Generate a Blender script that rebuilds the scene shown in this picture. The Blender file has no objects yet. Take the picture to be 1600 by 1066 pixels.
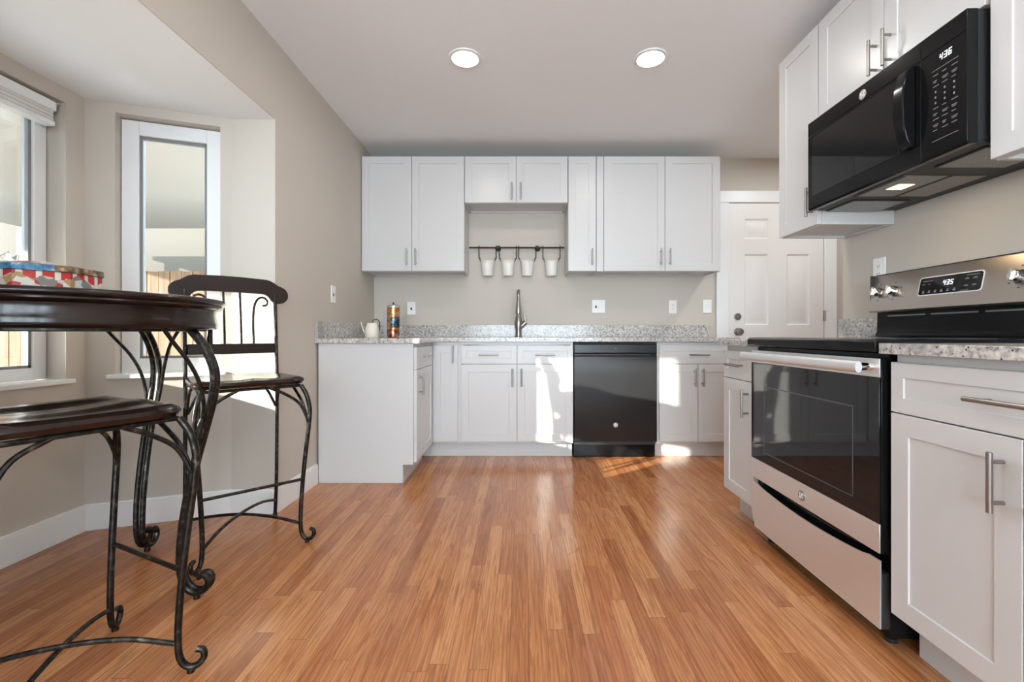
import bpy, bmesh, math, random
from mathutils import Vector, Matrix
random.seed(7)
S = bpy.context.scene
COL = S.collection
PI = math.pi

# ------------------------------------------------------------------ camera
F_PX, VPU, VPV, EYE = 705.0, 816.0, 522.0, 0.942
cam_d = bpy.data.cameras.new('camera')
cam = bpy.data.objects.new('camera', cam_d); COL.objects.link(cam)
cam.location = (0, 0, EYE); cam.rotation_euler = (PI/2, 0, 0)
cam_d.sensor_width = 36.0; cam_d.sensor_fit = 'HORIZONTAL'
cam_d.lens = F_PX/1600*36
cam_d.shift_x = (800-VPU)/1600
cam_d.shift_y = (VPV-533)/1600
cam_d.clip_start = 0.02; cam_d.clip_end = 200
S.camera = cam

# ------------------------------------------------------------------ light
S.view_settings.view_transform = 'Standard'
S.view_settings.look = 'None'
S.view_settings.gamma = 1.0
S.view_settings.use_curve_mapping = False
S.view_settings.exposure = 0.0

w = bpy.data.worlds.new('world'); S.world = w; w.use_nodes = True
nt = w.node_tree; nt.nodes.clear()
bg = nt.nodes.new('ShaderNodeBackground'); wo = nt.nodes.new('ShaderNodeOutputWorld')
bg.inputs[0].default_value = (0.73, 0.86, 1.0, 1); bg.inputs[1].default_value = 11.0
nt.links.new(bg.outputs[0], wo.inputs[0])

SUN_DIR = Vector((1.374, 1.0, -0.398))
sd = bpy.data.lights.new('sun', 'SUN'); sd.energy = 20.0; sd.angle = math.radians(0.53); sd.color = (1.0, 0.95, 0.87)
so = bpy.data.objects.new('sun', sd); COL.objects.link(so); so.location = (-6, -4, 5)
so.rotation_euler = SUN_DIR.to_track_quat('-Z', 'Y').to_euler()

def area(name, loc, target, sx, sy, power, color=(1, 1, 1)):
    d = bpy.data.lights.new(name, 'AREA'); d.shape = 'RECTANGLE'; d.size = sx; d.size_y = sy
    d.energy = power; d.color = color
    o = bpy.data.objects.new(name, d); COL.objects.link(o); o.location = loc
    o.rotation_euler = (Vector(target)-Vector(loc)).to_track_quat('-Z', 'Y').to_euler()
    return o
# added unseen fill lamp at the rear wall; sky portals for the bay windows
area('fill_rear', (0.2, -2.55, 1.35), (0.2, 0, 2.15), 2.6, 1.7, 90, (0.80, 0.90, 1.0))
for n_, l_, t_, sx_, sy_ in (('bay_portal', (-2.26, 1.47, 1.37), (0, 1.47, 1.37), 1.15, 1.2), ('bay_side_portal', (-1.86, 2.42, 1.38), (-1.86+0.345, 2.42-0.939, 1.38), 0.40, 1.2)):
    area(n_, l_, t_, sx_, sy_, 1).data.cycles.is_portal = True
CAN_W = 4.5

# ------------------------------------------------------------------ materials
def mat(name, color, rough=0.5, metal=0.0, spec=0.5, coat=0.0, emit=None, estr=0.0):
    m = bpy.data.materials.new(name); m.use_nodes = True
    b = m.node_tree.nodes['Principled BSDF']
    b.inputs['Base Color'].default_value = (*color, 1); b.inputs['Roughness'].default_value = rough
    b.inputs['Metallic'].default_value = metal; b.inputs['Specular IOR Level'].default_value = spec
    b.inputs['Coat Weight'].default_value = coat
    if emit:
        b.inputs['Emission Color'].default_value = (*emit, 1); b.inputs['Emission Strength'].default_value = estr
    return m
class G:
    """tiny node graph helper"""
    def __init__(s, m): s.m = m; s.t = m.node_tree; s.b = s.t.nodes['Principled BSDF']
    def n(s, typ, **kw):
        o = s.t.nodes.new(typ)
        for k, v in kw.items(): setattr(o, k, v)
        return o
    def l(s, a, b): s.t.links.new(a, b)
    def math(s, op, a, b=None, c=None):
        o = s.n('ShaderNodeMath', operation=op)
        for i, v in enumerate((a, b, c)):
            if v is None: continue
            if isinstance(v, (int, float)): o.inputs[i].default_value = v
            else: s.l(v, o.inputs[i])
        return o.outputs[0]
    def coord(s, kind='Object'): return s.n('ShaderNodeTexCoord').outputs[kind]
    def mapping(s, vec, scale=(1, 1, 1), loc=(0, 0, 0), rot=(0, 0, 0)):
        o = s.n('ShaderNodeMapping'); s.l(vec, o.inputs[0])
        o.inputs['Scale'].default_value = scale; o.inputs['Location'].default_value = loc; o.inputs['Rotation'].default_value = rot
        return o.outputs[0]
    def noise(s, vec, scale, detail=3, rough=0.5, dist=0.0):
        o = s.n('ShaderNodeTexNoise'); s.l(vec, o.inputs['Vector'])
        o.inputs['Scale'].default_value = scale; o.inputs['Detail'].default_value = detail
        o.inputs['Roughness'].default_value = rough; o.inputs['Distortion'].default_value = dist
        return o.outputs['Fac']
    def ramp(s, fac, stops, interp='LINEAR'):
        o = s.n('ShaderNodeValToRGB'); s.l(fac, o.inputs[0]); r = o.color_ramp; r.interpolation = interp
        while len(r.elements) > len(stops): r.elements.remove(r.elements[-1])
        while len(r.elements) < len(stops): r.elements.new(0.5)
        for e, (p, c) in zip(r.elements, stops): e.position = p; e.color = (*c, 1)
        return o.outputs[0]
    def mix(s, fac, a, b, mode='MIX'):
        o = s.n('ShaderNodeMix', data_type='RGBA', blend_type=mode)
        for i, v in ((0, fac), (6, a), (7, b)):
            if isinstance(v, (int, float)): o.inputs[i].default_value = v
            elif isinstance(v, tuple): o.inputs[i].default_value = (*v, 1)
            else: s.l(v, o.inputs[i])
        return o.outputs[2]
    def bump(s, h, strength=0.2, dist=0.002):
        o = s.n('ShaderNodeBump'); o.inputs['Strength'].default_value = strength; o.inputs['Distance'].default_value = dist
        s.l(h, o.inputs['Height']); s.l(o.outputs[0], s.b.inputs['Normal'])

M = {}
def painted(name, color, rough, bump=0.12, scale=90):
    m = mat(name, color, rough); g = G(m)
    v = g.coord('Object'); n = g.noise(v, scale, 3); n2 = g.noise(v, 2.2, 2)
    g.l(g.mix(g.math('MULTIPLY', n2, 0.12), color, tuple(c*0.86 for c in color)), g.b.inputs['Base Color'])
    g.bump(n, bump, 0.001); return m
M['wall'] = painted('greige wall paint', (0.55, 0.497, 0.432), 0.55, 0.25)
M['ceiling'] = painted('white ceiling paint', (0.86, 0.86, 0.86), 0.7, 0.2, 60)
M['trim'] = mat('white trim paint', (0.80, 0.80, 0.79), 0.35)
M['cab'] = painted('white cabinet lacquer', (0.61, 0.60, 0.59), 0.30, 0.02, 30)
M['door'] = mat('white door paint', (0.78, 0.755, 0.735), 0.38)
M['vinyl'] = mat('white vinyl', (0.84, 0.85, 0.85), 0.3)
M['plate'] = mat('white plastic plate', (0.86, 0.85, 0.83), 0.35)
M['darkslot'] = mat('dark slot', (0.02, 0.02, 0.02), 0.6)
M['nickel'] = mat('brushed nickel', (0.36, 0.345, 0.33), 0.30, 1.0)
M['chrome'] = mat('polished chrome', (0.75, 0.74, 0.72), 0.12, 1.0)
M['blackgloss'] = mat('black gloss enamel', (0.007, 0.007, 0.0075), 0.13, 0, 0.16)
M['blackglass'] = mat('black glass', (0.005, 0.005, 0.006), 0.04, 0, 0.45)
M['dwblack'] = mat('black dishwasher face', (0.020, 0.020, 0.021), 0.26, 0, 0.32)
M['blackmatte'] = mat('black matte plastic', (0.02, 0.02, 0.021), 0.5)
M['underside'] = mat('dark grey painted steel', (0.022, 0.023, 0.024), 0.45, 0, 0.3)
M['iron'] = mat('black iron', (0.022, 0.018, 0.015), 0.45, 0.3)
M['whiteenamel'] = mat('white bucket enamel', (0.80, 0.78, 0.73), 0.35)
M['cream'] = mat('cream ceramic', (0.80, 0.75, 0.63), 0.4)
M['legend'] = mat('grey printed legend', (0.20, 0.20, 0.21), 0.5)
M['led'] = mat('white clock digits', (0.9, 0.95, 1), 0.5, emit=(0.85, 0.93, 1), estr=1.3)
M['lens'] = mat('lit lamp lens', (1, 1, 1), 0.5, emit=(1, 0.96, 0.88), estr=9)
M['bulb'] = mat('warm lamp glow', (1, 0.9, 0.7), 0.5, emit=(1, 0.70, 0.34), estr=4)
M['lampglass'] = mat('frosted lamp cover', (0.22, 0.21, 0.19), 0.3)
M['greybook'] = mat('grey cloth cover', (0.42, 0.41, 0.42), 0.7)
M['tanbook'] = mat('tan card', (0.33, 0.23, 0.15), 0.7)
M['paper'] = mat('paper edge', (0.75, 0.72, 0.66), 0.8)
M['shade'] = mat('white cellular shade fabric', (0.80, 0.79, 0.77), 0.7)
M['steel'] = mat('stainless steel', (0.86, 0.87, 0.88), 0.36, 1.0)
g = G(M['steel']); v = g.coord('Object')
n = g.noise(g.mapping(v, (2, 2, 260)), 3.0, 3); n2 = g.noise(g.mapping(v, (1.2, 1.2, 3)), 2.0, 2)
g.l(g.math('ADD', g.math('MULTIPLY', n, 0.16), g.math('MULTIPLY_ADD', n2, 0.16, 0.36)), g.b.inputs['Roughness'])
g.bump(n, 0.05, 0.0005)

M['winborder'] = mat('oven window border', (0.07, 0.072, 0.075), 0.3)
M['steel_wall_reflect'] = mat('stainless control face with wall reflection tint', (0.50, 0.46, 0.42), 0.34, 1.0)  # darker warm tint paints the beige wall's reflection into the steel
# dark espresso wood
def dark_wood(name, c0, c1, rough):
    m = mat(name, c0, rough, 0, 0.38, 0.06); g = G(m); v = g.coord('Object')
    n = g.noise(g.mapping(v, (3, 24, 24)), 2.0, 5, 0.6, 0.6)
    g.l(g.ramp(n, [(0.28, c0), (0.82, c1)]), g.b.inputs['Base Color'])
    n3 = g.noise(v, 40, 3); g.l(g.math('MULTIPLY_ADD', n3, 0.2, rough-0.08), g.b.inputs['Roughness'])
    g.bump(n, 0.03, 0.001); g.b.inputs['Coat Roughness'].default_value = 0.18
    return m
M['wood'] = dark_wood('espresso stained wood', (0.008, 0.0045, 0.0036), (0.023, 0.0092, 0.0062), 0.18)
m = mat('aged bronze metal', (0.03, 0.026, 0.022), 0.36, 0.75); M['bronze'] = m
g = G(m); v = g.coord('Object'); n = g.noise(v, 55, 4)
g.l(g.ramp(n, [(0.4, (0.016, 0.014, 0.012)), (0.62, (0.045, 0.04, 0.034)), (0.74, (0.14, 0.13, 0.11))]), g.b.inputs['Base Color'])
g.bump(n, 0.35, 0.001)

# granite
m = mat('speckled grey granite', (0.5, 0.5, 0.5), 0.17, 0, 0.5); M['granite'] = m
g = G(m); v = g.n('ShaderNodeNewGeometry').outputs['Position']
big = g.noise(g.mapping(v, (1.2, 2.5, 2.5)), 1.9, 4, 0.6, 1.2); mid = g.noise(v, 62, 4, 0.65); fine = g.noise(v, 150, 3, 0.6)
vo = g.n('ShaderNodeTexVoronoi'); g.l(v, vo.inputs['Vector']); vo.inputs['Scale'].default_value = 105
base = g.ramp(mid, [(0.34, (0.17, 0.16, 0.15)), (0.45, (0.42, 0.395, 0.37)), (0.56, (0.58, 0.55, 0.51)), (0.68, (0.70, 0.665, 0.62))])
base = g.mix(g.ramp(big, [(0.50, (0, 0, 0)), (0.66, (0.55, 0.55, 0.55))]), base, g.mix(fine, (0.05, 0.055, 0.07), (0.50, 0.49, 0.48)))
spk = g.math('LESS_THAN', vo.outputs['Distance'], 0.26)
wn = g.n('ShaderNodeTexWhiteNoise'); g.l(vo.outputs['Position'], wn.inputs['Vector'])
spk = g.math('MULTIPLY', spk, g.math('GREATER_THAN', wn.outputs['Value'], 0.74))
g.l(g.mix(spk, base, (0.05, 0.045, 0.045)), g.b.inputs['Base Color'])

# oak strip floor: strips run along world Y
m = mat('honey oak strip floor', (0.5, 0.25, 0.12), 0.22); M['floor'] = m
g = G(m); pos = g.n('ShaderNodeNewGeometry').outputs['Position']
sp = g.n('ShaderNodeSeparateXYZ'); g.l(pos, sp.inputs[0]); X, Y = sp.outputs[0], sp.outputs[1]
W_, L_ = 0.0572, 0.95
r_ = g.math('DIVIDE', g.math('ADD', X, 20.0), W_); row = g.math('FLOOR', r_); fx = g.math('FRACT', r_)
wr = g.n('ShaderNodeTexWhiteNoise', noise_dimensions='1D'); g.l(row, wr.inputs['W'])
yy = g.math('ADD', g.math('DIVIDE', g.math('ADD', Y, 20.0), L_), g.math('MULTIPLY', wr.outputs['Value'], 13.7))
idy = g.math('FLOOR', yy); fy = g.math('FRACT', yy)
cmb = g.n('ShaderNodeCombineXYZ'); g.l(row, cmb.inputs[0]); g.l(idy, cmb.inputs[1])
wp = g.n('ShaderNodeTexWhiteNoise', noise_dimensions='3D'); g.l(cmb.outputs[0], wp.inputs['Vector']); tone = wp.outputs['Value']
gv = g.n('ShaderNodeCombineXYZ')
g.l(g.math('MULTIPLY_ADD', tone, 37.0, X), gv.inputs[0]); g.l(g.math('MULTIPLY_ADD', tone, 91.0, Y), gv.inputs[1])
gr = g.noise(g.mapping(gv.outputs[0], (42, 2.1, 1)), 1.6, 6, 0.62, 1.6)
fine = g.noise(g.mapping(gv.outputs[0], (300, 9, 1)), 1.0, 3, 0.6)
wav = g.n('ShaderNodeTexWave', wave_type='BANDS', bands_direction='X'); g.l(g.mapping(gv.outputs[0], (17, 1.3, 1)), wav.inputs['Vector'])
wav.inputs['Scale'].default_value = 1.5; wav.inputs['Distortion'].default_value = 9.0; wav.inputs['Detail'].default_value = 2.5; wav.inputs['Detail Scale'].default_value = 0.9
c = g.ramp(tone, [(0.0, (0.400, 0.150, 0.058)), (0.25, (0.470, 0.187, 0.071)), (0.6, (0.540, 0.228, 0.090)), (0.88, (0.600, 0.278, 0.118)), (1.0, (0.450, 0.164, 0.066))])
dk = g.mix(1.0, c, (0.62, 0.52, 0.44), 'MULTIPLY')
c = g.mix(g.ramp(gr, [(0.44, (0, 0, 0)), (0.62, (0.95, 0.95, 0.95))]), c, dk)
c = g.mix(g.math('MULTIPLY', g.ramp(wav.outputs['Fac'], [(0.55, (0, 0, 0)), (0.95, (1, 1, 1))]), 0.40), c, dk)
c = g.mix(g.math('MULTIPLY', g.ramp(fine, [(0.5, (0, 0, 0)), (0.75, (1, 1, 1))]), 0.30), c, dk)
kn = g.noise(g.mapping(gv.outputs[0], (9, 2.6, 1)), 1.3, 3, 0.5, 1.0)
c = g.mix(g.ramp(kn, [(0.66, (0, 0, 0)), (0.78, (0.7, 0.7, 0.7))]), c, (0.16, 0.055, 0.025))
sk = g.noise(g.mapping(gv.outputs[0], (26, 0.9, 1)), 1.2, 4, 0.55, 0.8)
c = g.mix(g.ramp(sk, [(0.60, (0, 0, 0)), (0.74, (0.6, 0.6, 0.6))]), c, (0.20, 0.075, 0.034))
ex = g.math('MINIMUM', fx, g.math('SUBTRACT', 1.0, fx)); ey = g.math('MULTIPLY', g.math('MINIMUM', fy, g.math('SUBTRACT', 1.0, fy)), L_/W_)
gap = g.math('LESS_THAN', g.math('MINIMUM', ex, ey), 0.013)
c = g.mix(g.math('MULTIPLY', gap, 0.8), c, (0.13, 0.05, 0.025))
g.l(c, g.b.inputs['Base Color'])
rn = g.noise(pos, 5, 3); g.l(g.math('MULTIPLY_ADD', rn, 0.10, 0.16), g.b.inputs['Roughness'])
hh = g.math('ADD', g.math('MULTIPLY', g.math('SUBTRACT', 1.0, gap), 1.0), g.math('MULTIPLY', g.noise(pos, 4.5, 2), 1.3))
hh = g.math('ADD', hh, g.math('MULTIPLY', tone, 0.25))
g.bump(hh, 0.10, 0.004)

# clear window glass: see-through with a Fresnel sheen
m = bpy.data.materials.new('window glass'); m.use_nodes = True; M['glass'] = m
t = m.node_tree; t.nodes.clear()
tr = t.nodes.new('ShaderNodeBsdfTransparent'); tr.inputs[0].default_value = (0.96, 0.98, 0.97, 1)
gl = t.nodes.new('ShaderNodeBsdfGlossy'); gl.inputs['Roughness'].default_value = 0.02
fr = t.nodes.new('ShaderNodeFresnel'); fr.inputs[0].default_value = 1.35
mx = t.nodes.new('ShaderNodeMixShader'); out = t.nodes.new('ShaderNodeOutputMaterial')
t.links.new(fr.outputs[0], mx.inputs[0]); t.links.new(tr.outputs[0], mx.inputs[1]); t.links.new(gl.outputs[0], mx.inputs[2]); t.links.new(mx.outputs[0], out.inputs[0])
m = mat('cut crystal', (0.93, 0.95, 0.96), 0.03); M['crystal'] = m
m.node_tree.nodes['Principled BSDF'].inputs['Transmission Weight'].default_value = 0.9

# outdoors
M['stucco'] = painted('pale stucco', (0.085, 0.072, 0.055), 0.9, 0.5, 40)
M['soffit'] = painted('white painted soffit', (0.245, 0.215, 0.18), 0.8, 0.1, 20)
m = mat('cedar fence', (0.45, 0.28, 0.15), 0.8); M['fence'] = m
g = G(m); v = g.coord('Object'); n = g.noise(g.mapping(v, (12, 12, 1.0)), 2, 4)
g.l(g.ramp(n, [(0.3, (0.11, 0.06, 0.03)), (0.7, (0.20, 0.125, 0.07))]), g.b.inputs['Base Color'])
m = mat('pale ground for light bounce', (0.5, 0.48, 0.44), 0.95); M['bounce_ground'] = m  # invented pale ground, bounces light up to the bay ceiling
g = G(m); n = g.noise(g.coord('Object'), 14, 5); g.l(g.ramp(n, [(0.3, (0.46, 0.44, 0.40)), (0.7, (0.58, 0.56, 0.52))]), g.b.inputs['Base Color'])
# copper print wrap and biscuit tin print
m = mat('copper printed tin', (0.5, 0.22, 0.1), 0.28, 0.7); M['copper'] = m
g = G(m); v = g.coord('Object'); n = g.noise(g.mapping(v, (1, 1, 0.8)), 45, 3, 0.6, 0.5)
sz = g.n('ShaderNodeSeparateXYZ'); g.l(v, sz.inputs[0])
c = g.ramp(n, [(0.35, (0.30, 0.10, 0.03)), (0.52, (0.60, 0.27, 0.10)), (0.66, (0.75, 0.42, 0.2))])
n2 = g.noise(v, 38, 2)
lab = g.ramp(n2, [(0.40, (0.02, 0.02, 0.03)), (0.55, (0.05, 0.10, 0.14)), (0.62, (0.25, 0.38, 0.42)), (0.7, (0.03, 0.02, 0.02))])
inb = g.math('MULTIPLY', g.math('GREATER_THAN', sz.outputs[2], 0.075), g.math('LESS_THAN', sz.outputs[2], 0.155))
inb = g.math('MULTIPLY', inb, g.math('GREATER_THAN', sz.outputs[0], -0.008))
c = g.mix(inb, c, lab)
low = g.math('LESS_THAN', sz.outputs[2], 0.062)
c = g.mix(low, c, g.ramp(n2, [(0.4, (0.16, 0.03, 0.02)), (0.6, (0.45, 0.20, 0.12)), (0.7, (0.6, 0.45, 0.38))]))
g.l(c, g.b.inputs['Base Color'])
m = mat('red and white printed tin', (0.5, 0.05, 0.04), 0.22, 0.2, 0.5, 0.3); M['tin'] = m
g = G(m); v = g.coord('Object'); s3 = g.n('ShaderNodeSeparateXYZ'); g.l(v, s3.inputs[0])
ang = g.math('ARCTAN2', s3.outputs[1], s3.outputs[0])
st = g.math('FRACT', g.math('MULTIPLY', ang, 24/(2*PI)))
c = g.ramp(st, [(0.0, (0.55, 0.02, 0.025)), (0.62, (0.42, 0.015, 0.02)), (0.66, (0.80, 0.74, 0.66)), (0.92, (0.75, 0.62, 0.55))], 'CONSTANT')
vo = g.n('ShaderNodeTexVoronoi'); g.l(v, vo.inputs['Vector']); vo.inputs['Scale'].default_value = 42
vc = g.n('ShaderNodeSeparateColor'); g.l(vo.outputs['Color'], vc.inputs[0])
orn = g.ramp(vc.outputs[0], [(0.0, (0.60, 0.54, 0.46)), (0.3, (0.25, 0.22, 0.21)), (0.45, (0.42, 0.27, 0.12)), (0.6, (0.70, 0.66, 0.62)), (0.78, (0.16, 0.30, 0.36)), (0.88, (0.45, 0.03, 0.03))], 'CONSTANT')
wob = g.noise(v, 22, 3)
msk = g.math('LESS_THAN', g.math('ADD', s3.outputs[2], g.math('MULTIPLY', wob, 0.06)), 0.078)
g.l(g.mix(msk, c, orn), g.b.inputs['Base Color'])
m = mat('printed tin lid', (0.1, 0.3, 0.5), 0.22, 0.2, 0.5, 0.3); M['tinlid'] = m
g = G(m); v = g.coord('Object'); s3 = g.n('ShaderNodeSeparateXYZ'); g.l(v, s3.inputs[0]); n = g.noise(v, 40, 3)
a = g.ramp(n, [(0.42, (0.04, 0.16, 0.34)), (0.55, (0.10, 0.32, 0.50)), (0.62, (0.45, 0.5, 0.55))])
b_ = g.ramp(n, [(0.40, (0.08, 0.045, 0.025)), (0.55, (0.28, 0.17, 0.09)), (0.64, (0.5, 0.4, 0.25))])
ang = g.math('ARCTAN2', s3.outputs[1], s3.outputs[0])
sect = g.math('GREATER_THAN', g.math('ADD', g.math('MULTIPLY', s3.outputs[0], 0.68), g.math('MULTIPLY', s3.outputs[1], 0.73)), 0.02)
sid = g.mix(sect, a, b_)
top = g.ramp(g.math('FRACT', g.math('MULTIPLY', ang, 8/(2*PI))), [(0, (0.72, 0.66, 0.56)), (0.5, (0.50, 0.10, 0.08))], 'CONSTANT')
g.l(g.mix(g.math('GREATER_THAN', s3.outputs[2], 0.0882), sid, top), g.b.inputs['Base Color'])

# ------------------------------------------------------------------ mesh builders
class MB:
    def __init__(s): s.bm = bmesh.new(); s.mi = 0
    def face(s, vs):
        try: f = s.bm.faces.new(vs); f.material_index = s.mi; return f
        except ValueError: return None
    def box(s, x0, x1, y0, y1, z0, z1):
        x0, x1 = sorted((x0, x1)); y0, y1 = sorted((y0, y1)); z0, z1 = sorted((z0, z1))
        v = [s.bm.verts.new(p) for p in ((x0,y0,z0),(x1,y0,z0),(x1,y1,z0),(x0,y1,z0),(x0,y0,z1),(x1,y0,z1),(x1,y1,z1),(x0,y1,z1))]
        for q in ((3,2,1,0),(4,5,6,7),(0,1,5,4),(1,2,6,5),(2,3,7,6),(3,0,4,7)): s.face([v[i] for i in q])
        return s
    def prism(s, poly, a, b, axis='z'):
        """extrude a 2D outline between a and b along the axis (x: pts are y,z; y: pts are x,z; z: pts are x,y)"""
        def P(p, t): return {'z': (p[0], p[1], t), 'y': (p[0], t, p[1]), 'x': (t, p[0], p[1])}[axis]
        lo = [s.bm.verts.new(P(p, a)) for p in poly]; hi = [s.bm.verts.new(P(p, b)) for p in poly]
        n = len(poly); s.face(lo[::-1]); s.face(hi)
        for i in range(n): s.face([lo[i], lo[(i+1) % n], hi[(i+1) % n], hi[i]])
        return s
    def lathe(s, prof, c=(0, 0, 0), seg=32, axis='z', closed=True, sx=1.0, sy=1.0):
        """prof: (r, t) along the axis"""
        rings = []
        for r, t in prof:
            if r < 1e-6:
                p = (0, 0, t); rings.append([p])
            else: rings.append([(r*math.cos(2*PI*i/seg)*sx, r*math.sin(2*PI*i/seg)*sy, t) for i in range(seg)])
        def tr(p):
            x, y, z = p
            if axis == 'x': x, y, z = z, x, y
            elif axis == 'y': x, y, z = x, z, y
            return (x+c[0], y+c[1], z+c[2])
        R = [[s.bm.verts.new(tr(p)) for p in ring] for ring in rings]
        for a, b in zip(R, R[1:]):
            for i in range(seg):
                j = (i+1) % seg
                if len(a) == 1 and len(b) == 1: continue
                if len(a) == 1: s.face([a[0], b[i], b[j]])
                elif len(b) == 1: s.face([a[i], a[j], b[0]])
                else: s.face([a[i], a[j], b[j], b[i]])
        if closed:
            if len(R[0]) > 1: s.face(R[0][::-1])
            if len(R[-1]) > 1: s.face(R[-1])
        return s
    def tube(s, pts, r, seg=10, smooth=0, r1=None, flat=1.0):
        P = [Vector(p) for p in pts]
        if smooth and len(P) > 2:
            Q = []; E = [P[0]*2-P[1]] + P + [P[-1]*2-P[-2]]
            for i in range(1, len(E)-2):
                for k in range(smooth):
                    t = k/smooth; a, b, c, d = E[i-1], E[i], E[i+1], E[i+2]
                    Q.append(0.5*((2*b)+(c-a)*t+(2*a-5*b+4*c-d)*t*t+(3*b-a-3*c+d)*t*t*t))
            Q.append(P[-1]); P = Q
        n = len(P); T = [(P[min(i+1, n-1)]-P[max(i-1, 0)]).normalized() for i in range(n)]
        up = Vector((0, 0, 1)) if abs(T[0].z) < 0.9 else Vector((1, 0, 0))
        u = (up - T[0]*up.dot(T[0])).normalized(); rings = []
        for i in range(n):
            u = (u - T[i]*u.dot(T[i])).normalized(); v = T[i].cross(u)
            rr = r if r1 is None else r+(r1-r)*i/(n-1)
            rings.append([s.bm.verts.new(P[i]+u*rr*math.cos(2*PI*k/seg)+v*rr*flat*math.sin(2*PI*k/seg)) for k in range(seg)])
        for a, b in zip(rings, rings[1:]):
            for k in range(seg): s.face([a[k], a[(k+1) % seg], b[(k+1) % seg], b[k]])
        s.face(rings[0][::-1]); s.face(rings[-1]); return s
    def ball(s, c, r, sc=(1, 1, 1), u=16, v=10):
        mtx = Matrix.Translation(c) @ Matrix.Diagonal((r*sc[0], r*sc[1], r*sc[2], 1))
        n0 = len(s.bm.faces); bmesh.ops.create_uvsphere(s.bm, u_segments=u, v_segments=v, radius=1, matrix=mtx)
        s.bm.faces.ensure_lookup_table()
        for f in s.bm.faces[n0:]: f.material_index = s.mi
        return s
    def shaker(s, x0, x1, z0, z1, y=0.0, t=0.019, st=0.058, rec=0.005):
        def ring(x0, x1, z0, z1, y): return [s.bm.verts.new(p) for p in ((x0,y,z0),(x1,y,z0),(x1,y,z1),(x0,y,z1))]
        e = 0.0012
        A = ring(x0, x1, z0, z1, y+t); B = ring(x0, x1, z0, z1, y+e); B2 = ring(x0+e, x1-e, z0+e, z1-e, y)
        C_ = ring(x0+st, x1-st, z0+st, z1-st, y); D = ring(x0+st+0.0012, x1-st-0.0012, z0+st+0.0012, z1-st-0.0012, y+rec)
        s.face(A)
        for a, b in ((A, B), (B, B2), (B2, C_), (C_, D)):
            for i in range(4): s.face([a[i], a[(i+1) % 4], b[(i+1) % 4], b[i]])
        s.face(D[::-1]); return s
    def build(s, name, mats, parent=None, bevel=0.0, smooth=35, bseg=2, loc=None):
        bmesh.ops.recalc_face_normals(s.bm, faces=s.bm.faces)
        me = bpy.data.meshes.new(name); s.bm.to_mesh(me); s.bm.free()
        for m_ in (mats if isinstance(mats, (list, tuple)) else [mats]): me.materials.append(M[m_] if isinstance(m_, str) else m_)
        o = bpy.data.objects.new(name, me); COL.objects.link(o)
        if parent: o.parent = parent
        if loc: o.location = loc
        if smooth:
            me.polygons.foreach_set('use_smooth', [True]*len(me.polygons)); me.set_sharp_from_angle(angle=math.radians(smooth))
        if bevel:
            b = o.modifiers.new('bevel', 'BEVEL'); b.width = bevel; b.segments = bseg; b.limit_method = 'ANGLE'; b.angle_limit = math.radians(40)
            b.harden_normals = False
        return o
def tag(o, label, cat, group=None):
    o['label'] = label; o['category'] = cat
    if group: o['group'] = group
    return o
def thing(name, loc, rz, label, cat, group=None):
    o = bpy.data.objects.new(name, None); COL.objects.link(o); o.location = loc; o.rotation_euler = (0, 0, rz); o.empty_display_size = 0.1
    return tag(o, label, cat, group)
def struct(o): o['kind'] = 'structure'; return o
def copy_tree(o, parent=None):
    kids = list(o.children); c = o.copy(); COL.objects.link(c); c.parent = parent
    for k in kids: copy_tree(k, c)
    return c

# ------------------------------------------------------------------ the room
XL, XR, YB, YR, ZC = -1.30, 1.72, 3.96, -2.6, 2.485     # left wall, right wall, back wall, rear wall, ceiling
BZ, BY0, BY1 = 2.073, 0.56, 2.374                       # bay: ceiling height, near and far end of its opening
BXF, BF0, BF1 = -2.10, 0.77, 2.165                      # bay front wall
XE, YE = 2.95, 2.42                                     # entry nook right of the kitchen, end of the right wall
T = 0.16
b = MB().prism([(XL-0.02,YR-0.1),(XE+0.1,YR-0.1),(XE+0.1,YB+0.1),(XL-0.02,YB+0.1),(XL-0.02,BY1+.1),(-1.53,BY1+.1),(BXF-.1,BF1+.1),(BXF-.1,BF0-.1),(-1.53,BY0-.1),(XL-.02,BY0-.1)], -0.06, 0.0)
struct(b.build('floor', 'floor', smooth=0))
struct(MB().box(XL-T, XE+T, YR-T, YB+T, ZC, ZC+0.1).build('ceiling', 'ceiling', smooth=0))
b = MB().box(XL-T, XL, BY1+0.0, YB+T, 0, ZC).box(XL-T, XL, YR-T, BY0, 0, ZC).box(XL-T, XL, BY0, BY1, BZ+0.001, ZC)
struct(b.build('wall_left', 'wall', smooth=0))
struct(MB().box(XL, XE+T, YB, YB+T, 0, ZC).build('wall_back', 'wall', smooth=0))
struct(MB().box(XR, XR+0.12, YR, YE, 0, ZC).build('wall_right', 'wall', smooth=0))
struct(MB().box(XE, XE+T, YE-0.12, YB, 0, ZC).box(XR+0.12, XE, YE-0.12, YE, 0, ZC).build('wall_nook', 'wall', smooth=0))
# rear wall with an unseen window opening (behind the camera), added to bring in light
b = MB().box(XL, -1.15, YR-T, YR, 0, ZC).box(1.55, XR+0.12, YR-T, YR, 0, ZC).box(-1.15, 1.55, YR-T, YR, 0, 0.45).box(-1.15, 1.55, YR-T, YR, 2.25, ZC)
struct(b.build('wall_rear', 'wall', smooth=0))

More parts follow.
